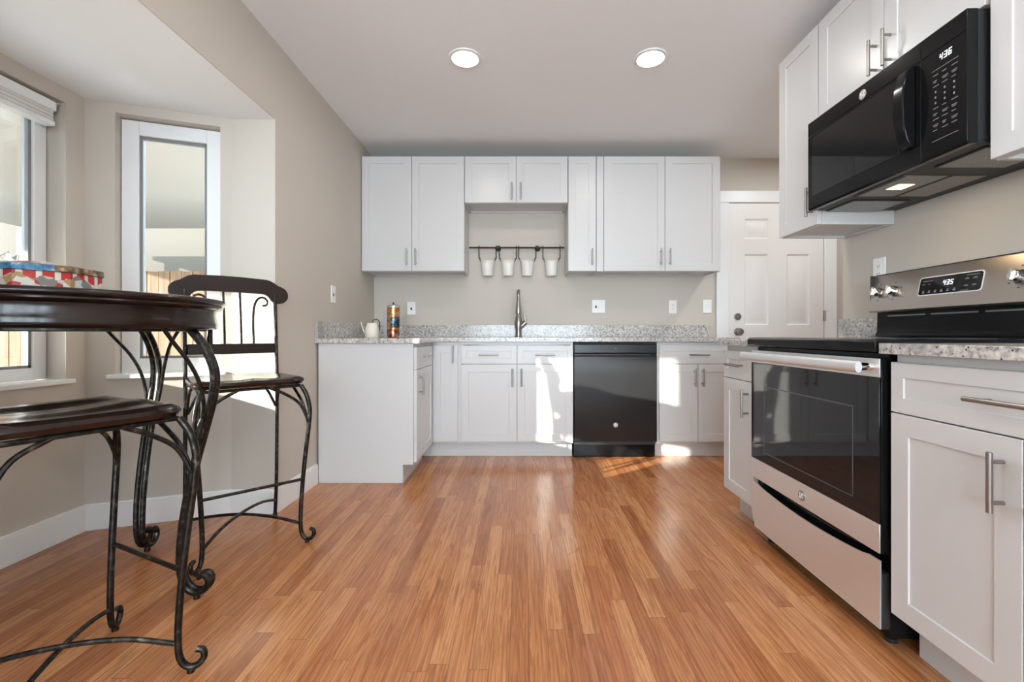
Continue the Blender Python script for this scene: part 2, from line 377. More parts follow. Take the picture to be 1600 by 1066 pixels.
def wall_seg(mb, p0, p1, zt, opening=None, th=0.14, ext0=0.0, ext1=0.0):
    """upright slab whose inner face runs p0-p1; outside is on the left of p0->p1"""
    p0 = Vector(p0); p1 = Vector(p1); L = (p1-p0).length; d = (p1-p0)/L; n = Vector((-d.y, d.x))
    def slab(s0, s1, z0, z1):
        q = [p0+d*s0, p0+d*s1, p0+d*s1+n*th, p0+d*s0+n*th]; mb.prism([(v.x, v.y) for v in q], z0, z1)
    if not opening: slab(-ext0, L+ext1, 0, zt); return
    s0, s1, z0, z1 = opening
    slab(-ext0, s0, 0, zt); slab(s1, L+ext1, 0, zt); slab(s0, s1, 0, z0); slab(s0, s1, z1, zt)
A0, A1 = (-1.53, BY1), (BXF, BF1)
b = MB()
# outline walked from the far return to the near return, outside kept on the right, so pass the points reversed
wall_seg(b, (-1.53, BY1), (XL-T, BY1), BZ, th=0.10)
wall_seg(b, A1, A0, BZ, (0.607-0.490, 0.607-0.050, 0.735, 2.025), th=0.13, ext0=0.0, ext1=0.02)
wall_seg(b, (BXF, BF0), (BXF, BF1), BZ, (0.865-BF0, 2.076-BF0, 0.725, 2.005), th=0.13, ext1=0.04, ext0=0.04)
wall_seg(b, (-1.53, BY0), (BXF, BF0), BZ, th=0.13)
wall_seg(b, (XL-T, BY0), (-1.53, BY0), BZ, th=0.10)
struct(b.build('wall_bay', 'wall', smooth=0))
poly = [(XL-0.004,BY0),(-1.53,BY0),(BXF,BF0),(BXF,BF1),(-1.53,BY1),(XL-0.004,BY1)]
grow = [(XL-0.004,BY0-.1),(-1.56,BY0-.1),(BXF-.14,BF0-.05),(BXF-.14,BF1+.1),(-1.56,BY1+.1),(XL-0.004,BY1+.1)]
struct(MB().prism(grow, BZ, BZ+0.08).build('ceiling_bay', 'ceiling', smooth=0))

# baseboards
def board(name, pts, h=0.125, t=0.014):
    mb = MB()
    for (p0, p1) in zip(pts, pts[1:]):
        p0 = Vector(p0); p1 = Vector(p1); d = (p1-p0).normalized(); n = Vector((d.y, -d.x))
        q = [p0-d*0.0, p1+d*0.0, p1+n*t-d*0.002, p0+n*t+d*0.002]
        mb.prism([(v.x, v.y) for v in q], 0.0, h-0.006); q2 = [q[0], q[1], p1+n*t*0.5-d*0.002, p0+n*t*0.5+d*0.002]
        mb.prism([(v.x, v.y) for v in q2], h-0.006, h)
    return struct(mb.build(name, 'trim', smooth=0))
board('baseboard_left', [(XL, BY1), (XL, 2.845)])
board('baseboard_bay', [(XL, BY0), (-1.53, BY0), (BXF, BF0), (BXF, BF1), (-1.53, BY1), (XL+0.014, BY1)])
board('baseboard_front', [(XL, YR), (XL, BY0)])

# ---------------------------------------------------------------- windows
def window(name, loc, rz, w, z0, z1, fr=0.07, sash=0.035, sill=True, depth=0.085):
    """local x across the opening (centred), inner wall face at y=0, outside at +y"""
    r = bpy.data.objects.new(name, None); COL.objects.link(r); r.location = loc; r.rotation_euler = (0, 0, rz); struct(r)
    h = w/2; y0, y1 = depth, depth+0.045; f = MB()
    f.box(-h, -h+fr, y0, y1, z0, z1).box(h-fr, h, y0, y1, z0, z1).box(-h+fr, h-fr, y0, y1, z0, z0+fr).box(-h+fr, h-fr, y0, y1, z1-fr, z1)
    f.build('window_frame', 'vinyl', r, bevel=0.003)
    a, c0, c1 = h-fr, z0+fr, z1-fr; s_ = MB(); e = sash; ya, yb = y0+0.012, y1-0.004
    s_.box(-a, -a+e*0.35, ya, yb, c0, c1).box(a-e*0.35, a, ya, yb, c0, c1).box(-a, a, ya, yb, c0, c0+e*0.35).box(-a, a, ya, yb, c1-e*0.35, c1)
    s_.build('sash_gasket', 'gasket', r)
    MB().box(-a+0.002, a-0.002, y0+0.024, y0+0.028, c0+0.002, c1-0.002).build('pane', 'glass', r)
    if sill: MB().box(-h-0.03, h+0.03, -0.022, y0, z0-0.022, z0-0.001).build('window_sill', 'trim', r, bevel=0.004)
    return r
M['gasket'] = mat('grey window gasket', (0.22, 0.22, 0.22), 0.5)
window('window_1', (BXF, (0.865+2.076)/2, 0), PI/2, 2.076-0.865-0.006, 0.735, 2.0, fr=0.055)
ax = (Vector(A1)-Vector(A0)).normalized(); ac = Vector(A0)+ax*0.27
window('window_2', (ac.x, ac.y, 0), math.atan2(-ax.y, -ax.x), 0.435, 0.745, 2.02, fr=0.072, depth=0.055)
# frame of the unseen rear window, added for plausible light
r = window('added_window_3', (0.2, YR, 0), PI, 2.69, 0.455, 2.245, fr=0.06, sill=False, depth=0.04)

# shade drawn up at the top of the bay front window
t = thing('window_shade', (BXF-0.035, 1.47, 1.885), 0, 'white raised shade bunched under the top of the left bay window', 'window shade')
MB().box(-0.03, 0.028, -0.575, 0.575, 0.062, 0.108).build('headrail', 'vinyl', t, bevel=0.006)
b = MB()
for i in range(5): b.box(-0.022, 0.02-0.003*(i % 2), -0.568, 0.568, 0.020+i*0.0085, 0.0275+i*0.0085)
b.build('folded_fabric', 'shade', t, bevel=0.002)
MB().box(-0.025, 0.024, -0.57, 0.57, -0.004, 0.018).build('bottom_rail', 'vinyl', t, bevel=0.004)

# ---------------------------------------------------------------- entry door
d = bpy.data.objects.new('door_1', None); COL.objects.link(d); struct(d); d.location = (1.809, YB, 0)
DW_, DH_ = 0.826, 2.086
b = MB()
cols = [(0.135, 0.345), (0.505, 0.705)]; rows = [(0.20, 0.86), (1.02, 1.64), (1.775, 1.95)]
xs = [0, cols[0][0], cols[0][1], cols[1][0], cols[1][1], DW_]; zs = [0.008, rows[0][0], rows[0][1], rows[1][0], rows[1][1], rows[2][0], rows[2][1], DH_]
yf, yb_ = -0.012, -0.0005
for i in range(5):
    for j in range(7):
        x0, x1, z0, z1 = xs[i], xs[i+1], zs[j], zs[j+1]
        P = lambda x, y, z: b.bm.verts.new((x, y, z))
        o4 = [P(x0,yf,z0), P(x1,yf,z0), P(x1,yf,z1), P(x0,yf,z1)]
        if i in (1, 3) and j in (1, 3, 5):
            prev = o4
            for ins, dy in ((0.012, 0.008), (0.028, 0.008), (0.045, 0.002)):
                q = [P(x0+ins,yf+dy,z0+ins), P(x1-ins,yf+dy,z0+ins), P(x1-ins,yf+dy,z1-ins), P(x0+ins,yf+dy,z1-ins)]
                for k in range(4): b.face([prev[k], prev[(k+1) % 4], q[(k+1) % 4], q[k]])
                prev = q
            b.face(prev)
        else: b.face(o4)
bmesh.ops.remove_doubles(b.bm, verts=b.bm.verts, dist=1e-5)
b.box(0, DW_, yb_-0.002, yb_, 0.008, DH_)
b.build('door_slab', 'door', d, smooth=30)
c = MB(); c.box(-0.112, -0.004, -0.024, -0.0005, 0, DH_+0.004).box(DW_+0.004, DW_+0.112, -0.024, -0.0005, 0, DH_+0.004).box(-0.112, DW_+0.112, -0.024, -0.0005, DH_+0.004, DH_+0.106)
c.build('door_casing', 'trim', d, bevel=0.004)
MB().lathe([(0.030, 0), (0.030, -0.008), (0.024, -0.014), (0.012, -0.014), (0.012, -0.022), (0, -0.022)], (0.075, yf, 1.094), 24, 'y').build('deadbolt', 'nickel', d)
MB().lathe([(0.032, 0), (0.032, -0.006), (0.013, -0.010), (0.013, -0.030), (0.026, -0.036), (0.031, -0.050), (0.026, -0.062), (0, -0.066)], (0.075, yf, 0.962), 28, 'y').build('door_knob', 'nickel', d)
for z in (0.25, 1.10, 1.90):
    MB().box(DW_-0.004, DW_+0.012, -0.030, -0.0125, z-0.045, z+0.045).tube([(DW_+0.003, -0.030, z-0.047), (DW_+0.003, -0.030, z+0.047)], 0.006).build('hinge', 'nickel', d)

# ---------------------------------------------------------------- cabinets
def bar_handle(parent, x, y, z, vertical, L=0.135, off=0.032):
    b = MB(); h = L/2; k = h*0.68
    if vertical:
        b.tube([(x, y-off, z-h), (x, y-off, z+h)], 0.0062, 12)
        for s_ in (-k, k): b.tube([(x, y-off, z+s_), (x, y-0.0004, z+s_)], 0.0048, 10)
    else:
        b.tube([(x-h, y-off, z), (x+h, y-off, z)], 0.0062, 12)
        for s_ in (-k, k): b.tube([(x+s_, y-off, z), (x+s_, y-0.0004, z)], 0.0048, 10)
    return b.build('handle', 'nickel', parent)
def cabinet(name, loc, rz, w, depth, z0, z1, label, cat, fronts, toe=0.0, fx0=0.0, group=None, extra=None, x_end=None):
    """local x: left to right seen from the front, y=0 front face of the doors, +y to the wall.
    fronts: (kind, x0, x1, z0, z1, handle) with handle = None | ('v', x, z) | ('h', x, z)"""
    t = thing(name, loc, rz, label, cat, group)
    b = MB(); tk = 0.0205
    if toe: b.box(fx0, w, tk, depth, toe, z1)
    else:
        e = 0.014; b.box(fx0, w, tk, depth, z0+e, z1).box(fx0, fx0+0.016, tk, depth, z0, z0+e).box(w-0.016, w, tk, depth, z0, z0+e)
        b.box(fx0+0.016, w-0.016, tk, tk+0.016, z0, z0+e).box(fx0+0.016, w-0.016, depth-0.016, depth, z0, z0+e)
    if extra: extra(b)
    b.build('carcass', 'cab', t, bevel=0.0008, bseg=1)
    if toe: MB().box(fx0, w, tk+0.065, depth, 0.0, toe-0.0005).build('toe_kick', 'cab', t)
    for kind, x0, x1, a, c, hd in fronts:
        g_ = 0.0019
        o = MB().shaker(x0+g_, x1-g_, a+g_, c-g_, st=(0.058 if kind == 'door' else 0.042)).build(kind, 'cab', t, smooth=30)
        if hd: bar_handle(o, hd[1], 0, hd[2], hd[0] == 'v', L=(hd[3] if len(hd) > 3 else 0.135))
    return t
UT, UB = 2.377, 1.449
YU, YBASE = 3.64, 3.40
G1 = 'white shaker wall cabinets'
def under_lip(w, depth, z0):
    def f(b):                                       # recessed bottom: side lips and back rail under the box
        b.box(0, w, 0.0205, 0.036, z0-0.0, z0+0.01)
    return f
# back wall uppers
z_h = UB+0.02+0.092
X0 = -1.296
cabinet('wall_cabinet', (X0, YU, 0), 0, -0.468-X0, YB-YU-0.001, UB, UT, 'tall white two-door wall cabinet in the left corner of the back wall', 'cabinet',
        [('door', 0, 0.403, UB, UT, ('v', 0.403-0.036, z_h)), ('door', 0.403, -0.468-X0, UB, UT, ('v', 0.403+0.036, z_h))])
X0 = -0.465
cabinet('wall_cabinet', (X0, YU, 0), 0, 0.368-X0, YB-YU-0.001, 2.0, UT, 'short white two-door wall cabinet above the hanging bucket rail', 'cabinet',
        [('door', 0, 0.416, 2.0, UT, ('v', 0.416-0.036, 2.0+0.088)), ('door', 0.416, 0.368-X0, 2.0, UT, ('v', 0.416+0.036, 2.0+0.088))])
X0 = 0.371
cabinet('wall_cabinet', (X0, YU, 0), 0, 0.597-X0, YB-YU-0.001, UB, UT, 'narrow white single-door wall cabinet right of the bucket rail', 'cabinet',
        [('door', 0, 0.597-X0, UB, UT, ('v', 0.597-X0-0.034, z_h))])
X0 = 0.600
cabinet('wall_cabinet', (X0, YU, 0), 0, 1.606-X0, YB-YU-0.001, UB, UT, 'wide white two-door wall cabinet beside the entry door', 'cabinet',
        [('door', 0.058, 0.552, UB, UT, ('v', 0.552-0.036, z_h)), ('door', 0.552, 1.606-X0-0.012, UB, UT, ('v', 0.552+0.036, z_h))],
        extra=lambda b: b.box(0, 0.056, 0.004, 0.0205, UB, UT))
# right wall uppers (local x runs towards the camera)
XU = 1.365; R90 = -PI/2
cabinet('wall_cabinet', (XU, 2.40, 0), R90, 0.316, XR-XU-0.001, UB, UT, 'white single-door wall cabinet at the far end, left of the microwave', 'cabinet',
        [('door', 0, 0.316, UB, UT, ('v', 0.316-0.036, z_h))])
cabinet('wall_cabinet', (XU, 2.081, 0), R90, 0.752, XR-XU-0.001, 1.912, UT, 'white two-door wall cabinet directly above the black microwave', 'cabinet',
        [('door', 0, 0.376, 1.912, UT, ('v', 0.376-0.034, 2.005)), ('door', 0.376, 0.752, 1.912, UT, ('v', 0.376+0.034, 2.005))])
cabinet('wall_cabinet', (XU, 1.318, 0), R90, 0.45, XR-XU-0.001, UB, UT, 'white wall cabinet nearest the camera, right of the microwave', 'cabinet',
        [('door', 0, 0.45, UB, UT, ('v', 0.45-0.036, z_h))])

# base cabinets
BT, TOE, DZ, SPL = 0.883, 0.115, 0.128, 0.715
def drawer_door(x0, x1, hv='r', hl=0.15):
    xm = (x0+x1)/2; hx = x1-0.034 if hv == 'r' else x0+0.034
    return [('drawer', x0, x1, SPL, 0.858, ('h', xm, (SPL+0.858)/2, hl)), ('door', x0, x1, DZ, SPL, ('v', hx, SPL-0.10))]
dep = YB-YBASE-0.002
# peninsula leg against the left wall: faces +X
PX, PY0 = -0.668, 2.853
t = cabinet('base_cabinet', (PX, PY0, 0), PI/2, YBASE-0.004-PY0, -1.288*-1+PX, 0, BT, 'white base cabinet with a plain finished end panel beside the left wall', 'cabinet',
        [('drawer', 0.004, 0.50, SPL, 0.858, ('h', 0.25, 0.787, 0.15)), ('door', 0.004, 0.50, DZ, SPL, ('v', 0.06, SPL-0.10))], toe=TOE, fx0=0.012)
MB().prism([(0.0205, TOE), (0.086, TOE), (0.086, 0), (1.288+PX, 0), (1.288+PX, BT), (0.0205, BT)], -0.002, 0.0115, 'x').build('end_panel', 'cab', t, bevel=0.001)
# blind corner with the door by the sink cabinet
cabinet('base_cabinet', (-1.288, YBASE, 0), 0, -0.4632+1.288, dep, 0, BT, 'white corner base cabinet with one tall narrow door left of the sink cabinet', 'cabinet',
        [('door', 0.612, 0.804, DZ, 0.858, ('v', 0.804-0.036, 0.79))], toe=TOE)
# sink cabinet: drawers over doors, open box so the bowl hangs inside
X0 = -0.463; w_ = 0.384-X0
t = thing('sink_cabinet', (X0, YBASE, 0), 0, 'white base cabinet with two drawer fronts and two doors under the faucet', 'cabinet')
b = MB(); b.box(0, 0.018, 0.0205, dep, TOE, BT).box(w_-0.018, w_, 0.0205, dep, TOE, BT).box(0.018, w_-0.018, 0.0205, dep, TOE, TOE+0.018).box(0.018, w_-0.018, dep-0.012, dep, TOE+0.018, BT)
b.box(0.018, w_-0.018, 0.0205, 0.038, 0.86, BT).box(0.018, w_-0.018, 0.0205, 0.038, 0.70, 0.73).box(w_/2-0.02, w_/2+0.02, 0.0205, 0.038, TOE+0.018, 0.70).box(w_/2-0.02, w_/2+0.02, 0.0205, 0.038, 0.73, 0.86)
b.build('carcass', 'cab', t)
MB().box(0, w_, 0.0855, dep, 0, TOE-0.0005).build('toe_kick', 'cab', t)
for x0, x1, hv in ((0.0, w_/2, 'r'), (w_/2, w_, 'l')):
    for kind, p0, p1, a, c, hd in drawer_door(x0, x1, hv):
        o = MB().shaker(p0+.0016, p1-.0016, a+.0016, c-.0016, st=(0.058 if kind == 'door' else 0.042)).build(kind, 'cab', t, smooth=30)
        bar_handle(o, hd[1], 0, hd[2], hd[0] == 'v', L=(hd[3] if len(hd) > 3 else 0.135))
# right of the dishwasher
X0 = 1.021
cabinet('base_cabinet', (X0, YBASE, 0), 0, 0.60, dep, 0, BT, 'white base cabinet with one drawer and two doors right of the dishwasher', 'cabinet',
        [('drawer', 0.012, 0.60, SPL, 0.858, ('h', 0.305, 0.787, 0.15)), ('door', 0.012, 0.305, DZ, SPL, ('v', 0.305-0.03, SPL-0.10)), ('door', 0.305, 0.60, DZ, SPL, ('v', 0.305+0.03, SPL-0.10))], toe=TOE)
XB = 1.075
cabinet('base_cabinet', (XB, 2.408, 0), R90, 0.308, XR-XB-0.001, 0, BT, 'narrow white base cabinet with one drawer and one door left of the range', 'cabinet',
        [('drawer', 0, 0.308, SPL, 0.858, ('h', 0.154, 0.787, 0.14)), ('door', 0, 0.308, DZ, SPL, ('v', 0.308-0.045, SPL-0.105))], toe=TOE)
cabinet('base_cabinet', (XB, 1.318, 0), R90, 0.70, XR-XB-0.001, 0, BT, 'white base cabinet nearest the camera with a wide drawer over two doors', 'cabinet',
        [('drawer', 0, 0.70, SPL, 0.862, ('h', 0.35, 0.789, 0.20)), ('door', 0, 0.35, DZ, SPL, ('v', 0.35-0.040, SPL-0.105)), ('door', 0.35, 0.70, DZ, SPL, ('v', 0.35+0.040, SPL-0.105))], toe=TOE)

# ---------------------------------------------------------------- worktops
CT0, CT1 = 0.884, 0.914
t = thing('countertop', (0, 0, 0), 0, 'L-shaped speckled grey granite worktop along the left and back walls', 'countertop')
HX0, HX1, HY0, HY1 = -0.32, 0.26, 3.47, 3.80
b = MB(); b.box(XL+0.001, -0.645, 2.825, 3.375, CT0, CT1).box(XL+0.001, HX0, 3.375, YB-0.001, CT0, CT1)
b.box(HX1, 1.632, 3.375, YB-0.001, CT0, CT1).box(HX0, HX1, 3.375, HY0, CT0, CT1).box(HX0, HX1, HY1, YB-0.001, CT0, CT1)
b.build('slab', 'granite', t, smooth=0)
MB().box(XL+0.021, 1.632, YB-0.021, YB-0.001, CT1+0.0005, 1.02).box(XL+0.001, XL+0.021, 2.825, YB-0.001, CT1+0.0005, 1.02).build('backsplash', 'granite', t, bevel=0.001)
t = thing('countertop', (0, 0, 0), 0, 'short speckled granite worktop between the range and the entry door', 'countertop')
MB().box(1.05, XR-0.001, 2.100, 2.425, CT0, CT1).build('slab', 'granite', t, bevel=0.002)
MB().box(XR-0.021, XR-0.001, 2.100, 2.425, CT1+0.0005, 1.02).build('backsplash', 'granite', t, bevel=0.001)
t = thing('countertop', (0, 0, 0), 0, 'speckled granite worktop over the nearest cabinet, right of the range', 'countertop')
MB().box(1.05, XR-0.001, 0.58, 1.330, CT0, CT1+0.001).build('slab', 'granite', t, bevel=0.002)
MB().box(XR-0.021, XR-0.001, 0.58, 1.330, CT1+0.0015, 1.02).build('backsplash', 'granite', t, bevel=0.001)

# sink bowl below the worktop hole
t = thing('sink', (0, 0, 0), 0, 'stainless undermount sink bowl set below the worktop in front of the faucet', 'sink')
b = MB(); x0, x1, y0, y1, z0, z1 = HX0-0.012, HX1+0.012, HY0-0.012, HY1+0.012, 0.70, CT0-0.0008
b.box(x0, x1, y0, y1, z0, z0+0.004).box(x0, x0+0.004, y0, y1, z0+0.004, z1).box(x1-0.004, x1, y0, y1, z0+0.004, z1).box(x0+0.004, x1-0.004, y0, y0+0.004, z0+0.004, z1).box(x0+0.004, x1-0.004, y1-0.004, y1, z0+0.004, z1)
b.build('bowl', 'steel', t)
MB().lathe([(0.045, 0), (0.045, 0.003), (0.02, 0.001), (0, 0.001)], (-0.03, 3.64, z0+0.0045), 24).build('drain', 'chrome', t)

# faucet
t = thing('faucet', (-0.032, 3.865, CT1+0.0005), 0, 'brushed nickel pull-down kitchen faucet standing behind the sink', 'faucet')
MB().lathe([(0.032, 0), (0.032, 0.006), (0.027, 0.012), (0.026, 0.06), (0.033, 0.10), (0.031, 0.14), (0.020, 0.19), (0.0155, 0.20), (0.0155, 0.225), (0.013, 0.23)], (0, 0, 0), 28).build('body', 'nickel', t)
b = MB(); b.tube([(0, 0, 0.225), (0, 0, 0.31), (0, -0.012, 0.358), (0, -0.045, 0.388), (0, -0.085, 0.386), (0, -0.118, 0.355), (0, -0.132, 0.305), (0, -0.134, 0.285)], 0.014, 14, 8)
b.build('spout', 'nickel', t)
b = MB(); b.lathe([(0.015, 0.288), (0.0175, 0.28), (0.0195, 0.255), (0.025, 0.215), (0.025, 0.195), (0.019, 0.193), (0, 0.193)], (0, -0.134, 0), 24)
b.build('spray_head', 'nickel', t)
b = MB(); b.tube([(0.018, 0, 0.085), (0.05, 0.0, 0.118), (0.062, 0, 0.130)], 0.018, 14); b.tube([(0.058, 0, 0.128), (0.056, -0.004, 0.165), (0.046, -0.008, 0.215)], 0.0065, 10, 5, r1=0.0045)
b.build('lever', 'nickel', t)

# ---------------------------------------------------------------- wall plates
def plate(loc, rz, w, label, cat, kind, group=None):
    names = {'outlet': 'wall_outlet', 'switch': 'light_switch', 'jack': 'wall_outlet', 'dual': 'wall_outlet'}
    t = thing(names[kind], loc, rz, label, cat, group)
    MB().box(-w/2, w/2, -0.006, -0.0006, -0.058, 0.058).build('cover_plate', 'plate', t, bevel=0.003)
    def gang(x, k):
        if k == 'decora':
            MB().box(x-0.0165, x+0.0165, -0.0085, -0.006, -0.033, 0.033).build('rocker', 'plate', t, bevel=0.002)
        elif k == 'toggle':
            MB().box(x-0.005, x+0.005, -0.007, -0.006, -0.012, 0.012).box(x-0.004, x+0.004, -0.018, -0.006, -0.004, 0.006).build('toggle', 'plate', t, bevel=0.001)
        elif k == 'jack':
            MB().box(x-0.0075, x+0.0075, -0.0075, -0.006, -0.014, 0.004).box(x-0.003, x+0.003, -0.0075, -0.006, 0.004, 0.010).build('jack', 'darkslot', t)
        elif k == 'outlet':
            f = MB().box(x-0.0165, x+0.0165, -0.008, -0.006, -0.033, 0.033).build('receptacle', 'plate', t, bevel=0.002)
            for z in (0.018, -0.018):
                s_ = MB(); s_.box(x-0.0075, x-0.0055, -0.0086, -0.008, z-0.004, z+0.004).box(x+0.0055, x+0.0075, -0.0086, -0.008, z-0.004, z+0.004).box(x-0.002, x+0.002, -0.0086, -0.008, z-0.011, z-0.007)
                s_.build('socket', 'darkslot', f)
    if kind == 'jack': gang(0, 'jack')
    if kind == 'outlet': gang(0, 'outlet')
    if kind == 'switch': gang(0, 'decora' if w < 0.076 else 'toggle')
    if kind == 'dual': gang(-0.023, 'jack'); gang(0.023, 'decora')
    return t
plate((XL, 3.096, 1.214), PI/2, 0.072, 'white plate with a small dark jack on the left wall above the worktop end', 'wall plate', 'jack')
plate((-0.972, YB, 1.167), 0, 0.076, 'white plate with a dark jack on the back wall right of the copper canister', 'wall plate', 'jack')
plate((0.669, YB, 1.183), 0, 0.116, 'wide white double wall plate between faucet and dishwasher', 'wall plate', 'dual')
plate((1.32, YB, 1.180), 0, 0.0715, 'slim white outlet on the back wall above the right base cabinet', 'outlet', 'outlet')
plate((1.622, YB, 1.183), 0, 0.077, 'white toggle switch plate beside the entry door casing', 'light switch', 'switch')
plate((XR, 2.169, 1.250), R90, 0.074, 'white outlet on the right wall behind the range control panel', 'outlet', 'outlet')

# ---------------------------------------------------------------- bucket rail
RZ, RY = 1.690, YB-0.052
t = thing('utensil_rail', (0, RY, RZ), 0, 'black wall rail holding four white buckets above the faucet', 'rail')
MB().tube([(-0.452, 0, 0), (0.357, 0, 0)], 0.0072, 12).ball((-0.452, 0, 0), 0.008).ball((0.357, 0, 0), 0.008).build('rod', 'iron', t)
for x in (-0.211, 0.133):
    MB().lathe([(0.026, 0.051), (0.026, 0.046), (0.0075, 0.040), (0.0075, -0.0165), (0.012, -0.0175), (0.012, -0.022), (0, -0.024)], (x, 0, 0), 20, 'y').build('bracket', 'iron', t)
BL = ['white hanging bucket at the left end of the black rail', 'second white hanging bucket from the left on the black rail',
      'third white hanging bucket from the left, just right of the faucet', 'white hanging bucket at the right end of the black rail']
def bucket():
    t = thing('hanging_bucket', (0, 0, 0), 0, '', 'bucket', 'white buckets on the wall rail')
    zt, zb = -0.118, -0.246
    MB().lathe([(0, zb), (0.044, zb), (0.045, zb+0.003), (0.0555, zt-0.022), (0.0575, zt-0.02), (0.0595, zt-0.002), (0.061, zt), (0.059, zt+0.001), (0.0565, zt-0.004), (0.043, zb+0.004), (0, zb+0.004)], (0, 0, 0), 36, closed=False).build('pail', 'whiteenamel', t)
    for s_ in (-1, 1):
        x = s_*0.074; b = MB(); b.tube([(x, 0.0115, 0.002), (x, 0.008, 0.0105), (x, 0, 0.0140), (x, -0.008, 0.0105), (x, -0.0115, 0.0), (x, -0.009, -0.03), (x, -0.004, -0.083), (x, 0.0, -0.094), (x-s_*0.008, 0.001, -0.099), (x-s_*0.012, 0, -0.092)], 0.0040, 8, 4)
        b.build('hook', 'iron', t)
        MB().tube([(x-s_*0.003, 0, -0.093), (x-s_*0.008, 0, -0.104), (x-s_*0.0145, 0, -0.119), (x-s_*0.0185, 0, -0.124)], 0.0028, 8, 3).build('ear', 'iron', t)
    return t
proto = bucket()
for i, x in enumerate((-0.300, -0.124, 0.044, 0.253)):
    o = proto if i == 0 else copy_tree(proto)
    o.location = (x, RY, RZ); o['label'] = BL[i]

# ---------------------------------------------------------------- things on the worktop
t = thing('watering_can', (-1.125, 3.38, CT1+0.0006), 0, 'small cream watering can with a thin spout at the worktop corner', 'watering can')
MB().lathe([(0, 0), (0.050, 0), (0.052, 0.003), (0.051, 0.06), (0.048, 0.072), (0.036, 0.107), (0.030, 0.110), (0.028, 0.108), (0.028, 0.10), (0, 0.10)], (0, 0, 0), 36, closed=False).build('body', 'cream', t)
MB().tube([(-0.040, -0.005, 0.022), (-0.060, -0.006, 0.052), (-0.074, -0.007, 0.090), (-0.082, -0.007, 0.118)], 0.0062, 10, 5, r1=0.004).build('spout', 'cream', t)
MB().tube([(0.0, 0.01, 0.100), (0.002, 0.014, 0.126), (0.016, 0.02, 0.136), (0.036, 0.02, 0.134), (0.050, 0.018, 0.118), (0.054, 0.01, 0.085), (0.0505, 0.004, 0.05)], 0.0030, 8, 5).build('handle', 'bronze', t)
t = thing('book', (-1.031, 3.50, CT1+0.0006), 0.0, 'thin grey book standing upright left of the copper canister', 'book')
MB().box(-0.021, -0.018, -0.075, 0.075, 0, 0.208).box(0.007, 0.010, -0.075, 0.075, 0, 0.208).box(-0.021, 0.010, -0.078, -0.075, 0, 0.208).build('cover', 'greybook', t, bevel=0.001)
MB().box(-0.0178, 0.0068, -0.0748, 0.072, 0.003, 0.204).build('pages', 'paper', t)
t = thing('book', (-1.004, 3.52, CT1+0.0006), 0.0, 'tan book wedged between the grey book and the copper canister', 'book')
MB().box(-0.0145, -0.012, -0.075, 0.075, 0, 0.200).box(0.010, 0.0125, -0.075, 0.075, 0, 0.200).box(-0.0145, 0.0125, -0.078, -0.075, 0, 0.200).build('cover', 'tanbook', t, bevel=0.001)
MB().box(-0.0118, 0.0098, -0.0748, 0.072, 0.003, 0.196).build('pages', 'paper', t)
t = thing('straw_canister', (-0.968, 3.39, CT1+0.0006), 0, 'tall copper printed canister with a metal lid on the worktop', 'canister')
MB().lathe([(0, 0), (0.040, 0), (0.042, 0.004), (0.042, 0.013), (0.046, 0.016), (0.046, 0.222), (0.0445, 0.224), (0, 0.224)], (0, 0, 0), 40, closed=False).build('body', 'copper', t)
MB().lathe([(0.048, 0.2245), (0.048, 0.235), (0.044, 0.241), (0.028, 0.248), (0.010, 0.250), (0, 0.250)], (0, 0, 0), 40).build('lid', 'chrome', t)
MB().lathe([(0.005, 0.2495), (0.004, 0.254), (0.008, 0.259), (0.006, 0.264), (0, 0.265)], (0, 0, 0), 18).build('knob', 'iron', t)

# ---------------------------------------------------------------- emblem and digits
def badge(parent, x, y, z, r):
    """round appliance emblem: rim, disc and scrolled script letters, facing -y"""
    o = MB().lathe([(r, -0.0004), (r, -0.0024), (r*0.86, -0.003), (r*0.86, -0.0018), (0, -0.0018)], (x, y, z), 32, 'y').build('badge', 'nickel', parent)
    b = MB(); q = r*0.055
    P = lambda pts: b.tube([(x+a*r, y-0.0022, z+c*r) for a, c in pts], q, 6, 4)
    P([(-0.10, 0.30), (-0.25, 0.42), (-0.42, 0.30), (-0.46, 0.0), (-0.36, -0.30), (-0.16, -0.30), (-0.06, -0.10), (-0.08, 0.06), (-0.24, 0.02)])
    P([(0.40, 0.34), (0.22, 0.40), (0.14, 0.22), (0.30, 0.06), (0.14, -0.02), (0.12, -0.26), (0.30, -0.34), (0.44, -0.18)])
    for k in range(4):
        a = PI/4+k*PI/2; c_, s_ = math.cos(a), math.sin(a)
        P([(0.70*math.cos(a-0.5), 0.70*math.sin(a-0.5)), (0.74*c_, 0.74*s_), (0.62*math.cos(a+0.45), 0.62*math.sin(a+0.45)), (0.55*math.cos(a+0.2), 0.55*math.sin(a+0.2))])
    b.build('monogram', 'plate', o); return o
SEG = {'4': 'bcfg', '3': 'abcdg', '5': 'acdfg', '6': 'acdefg'}
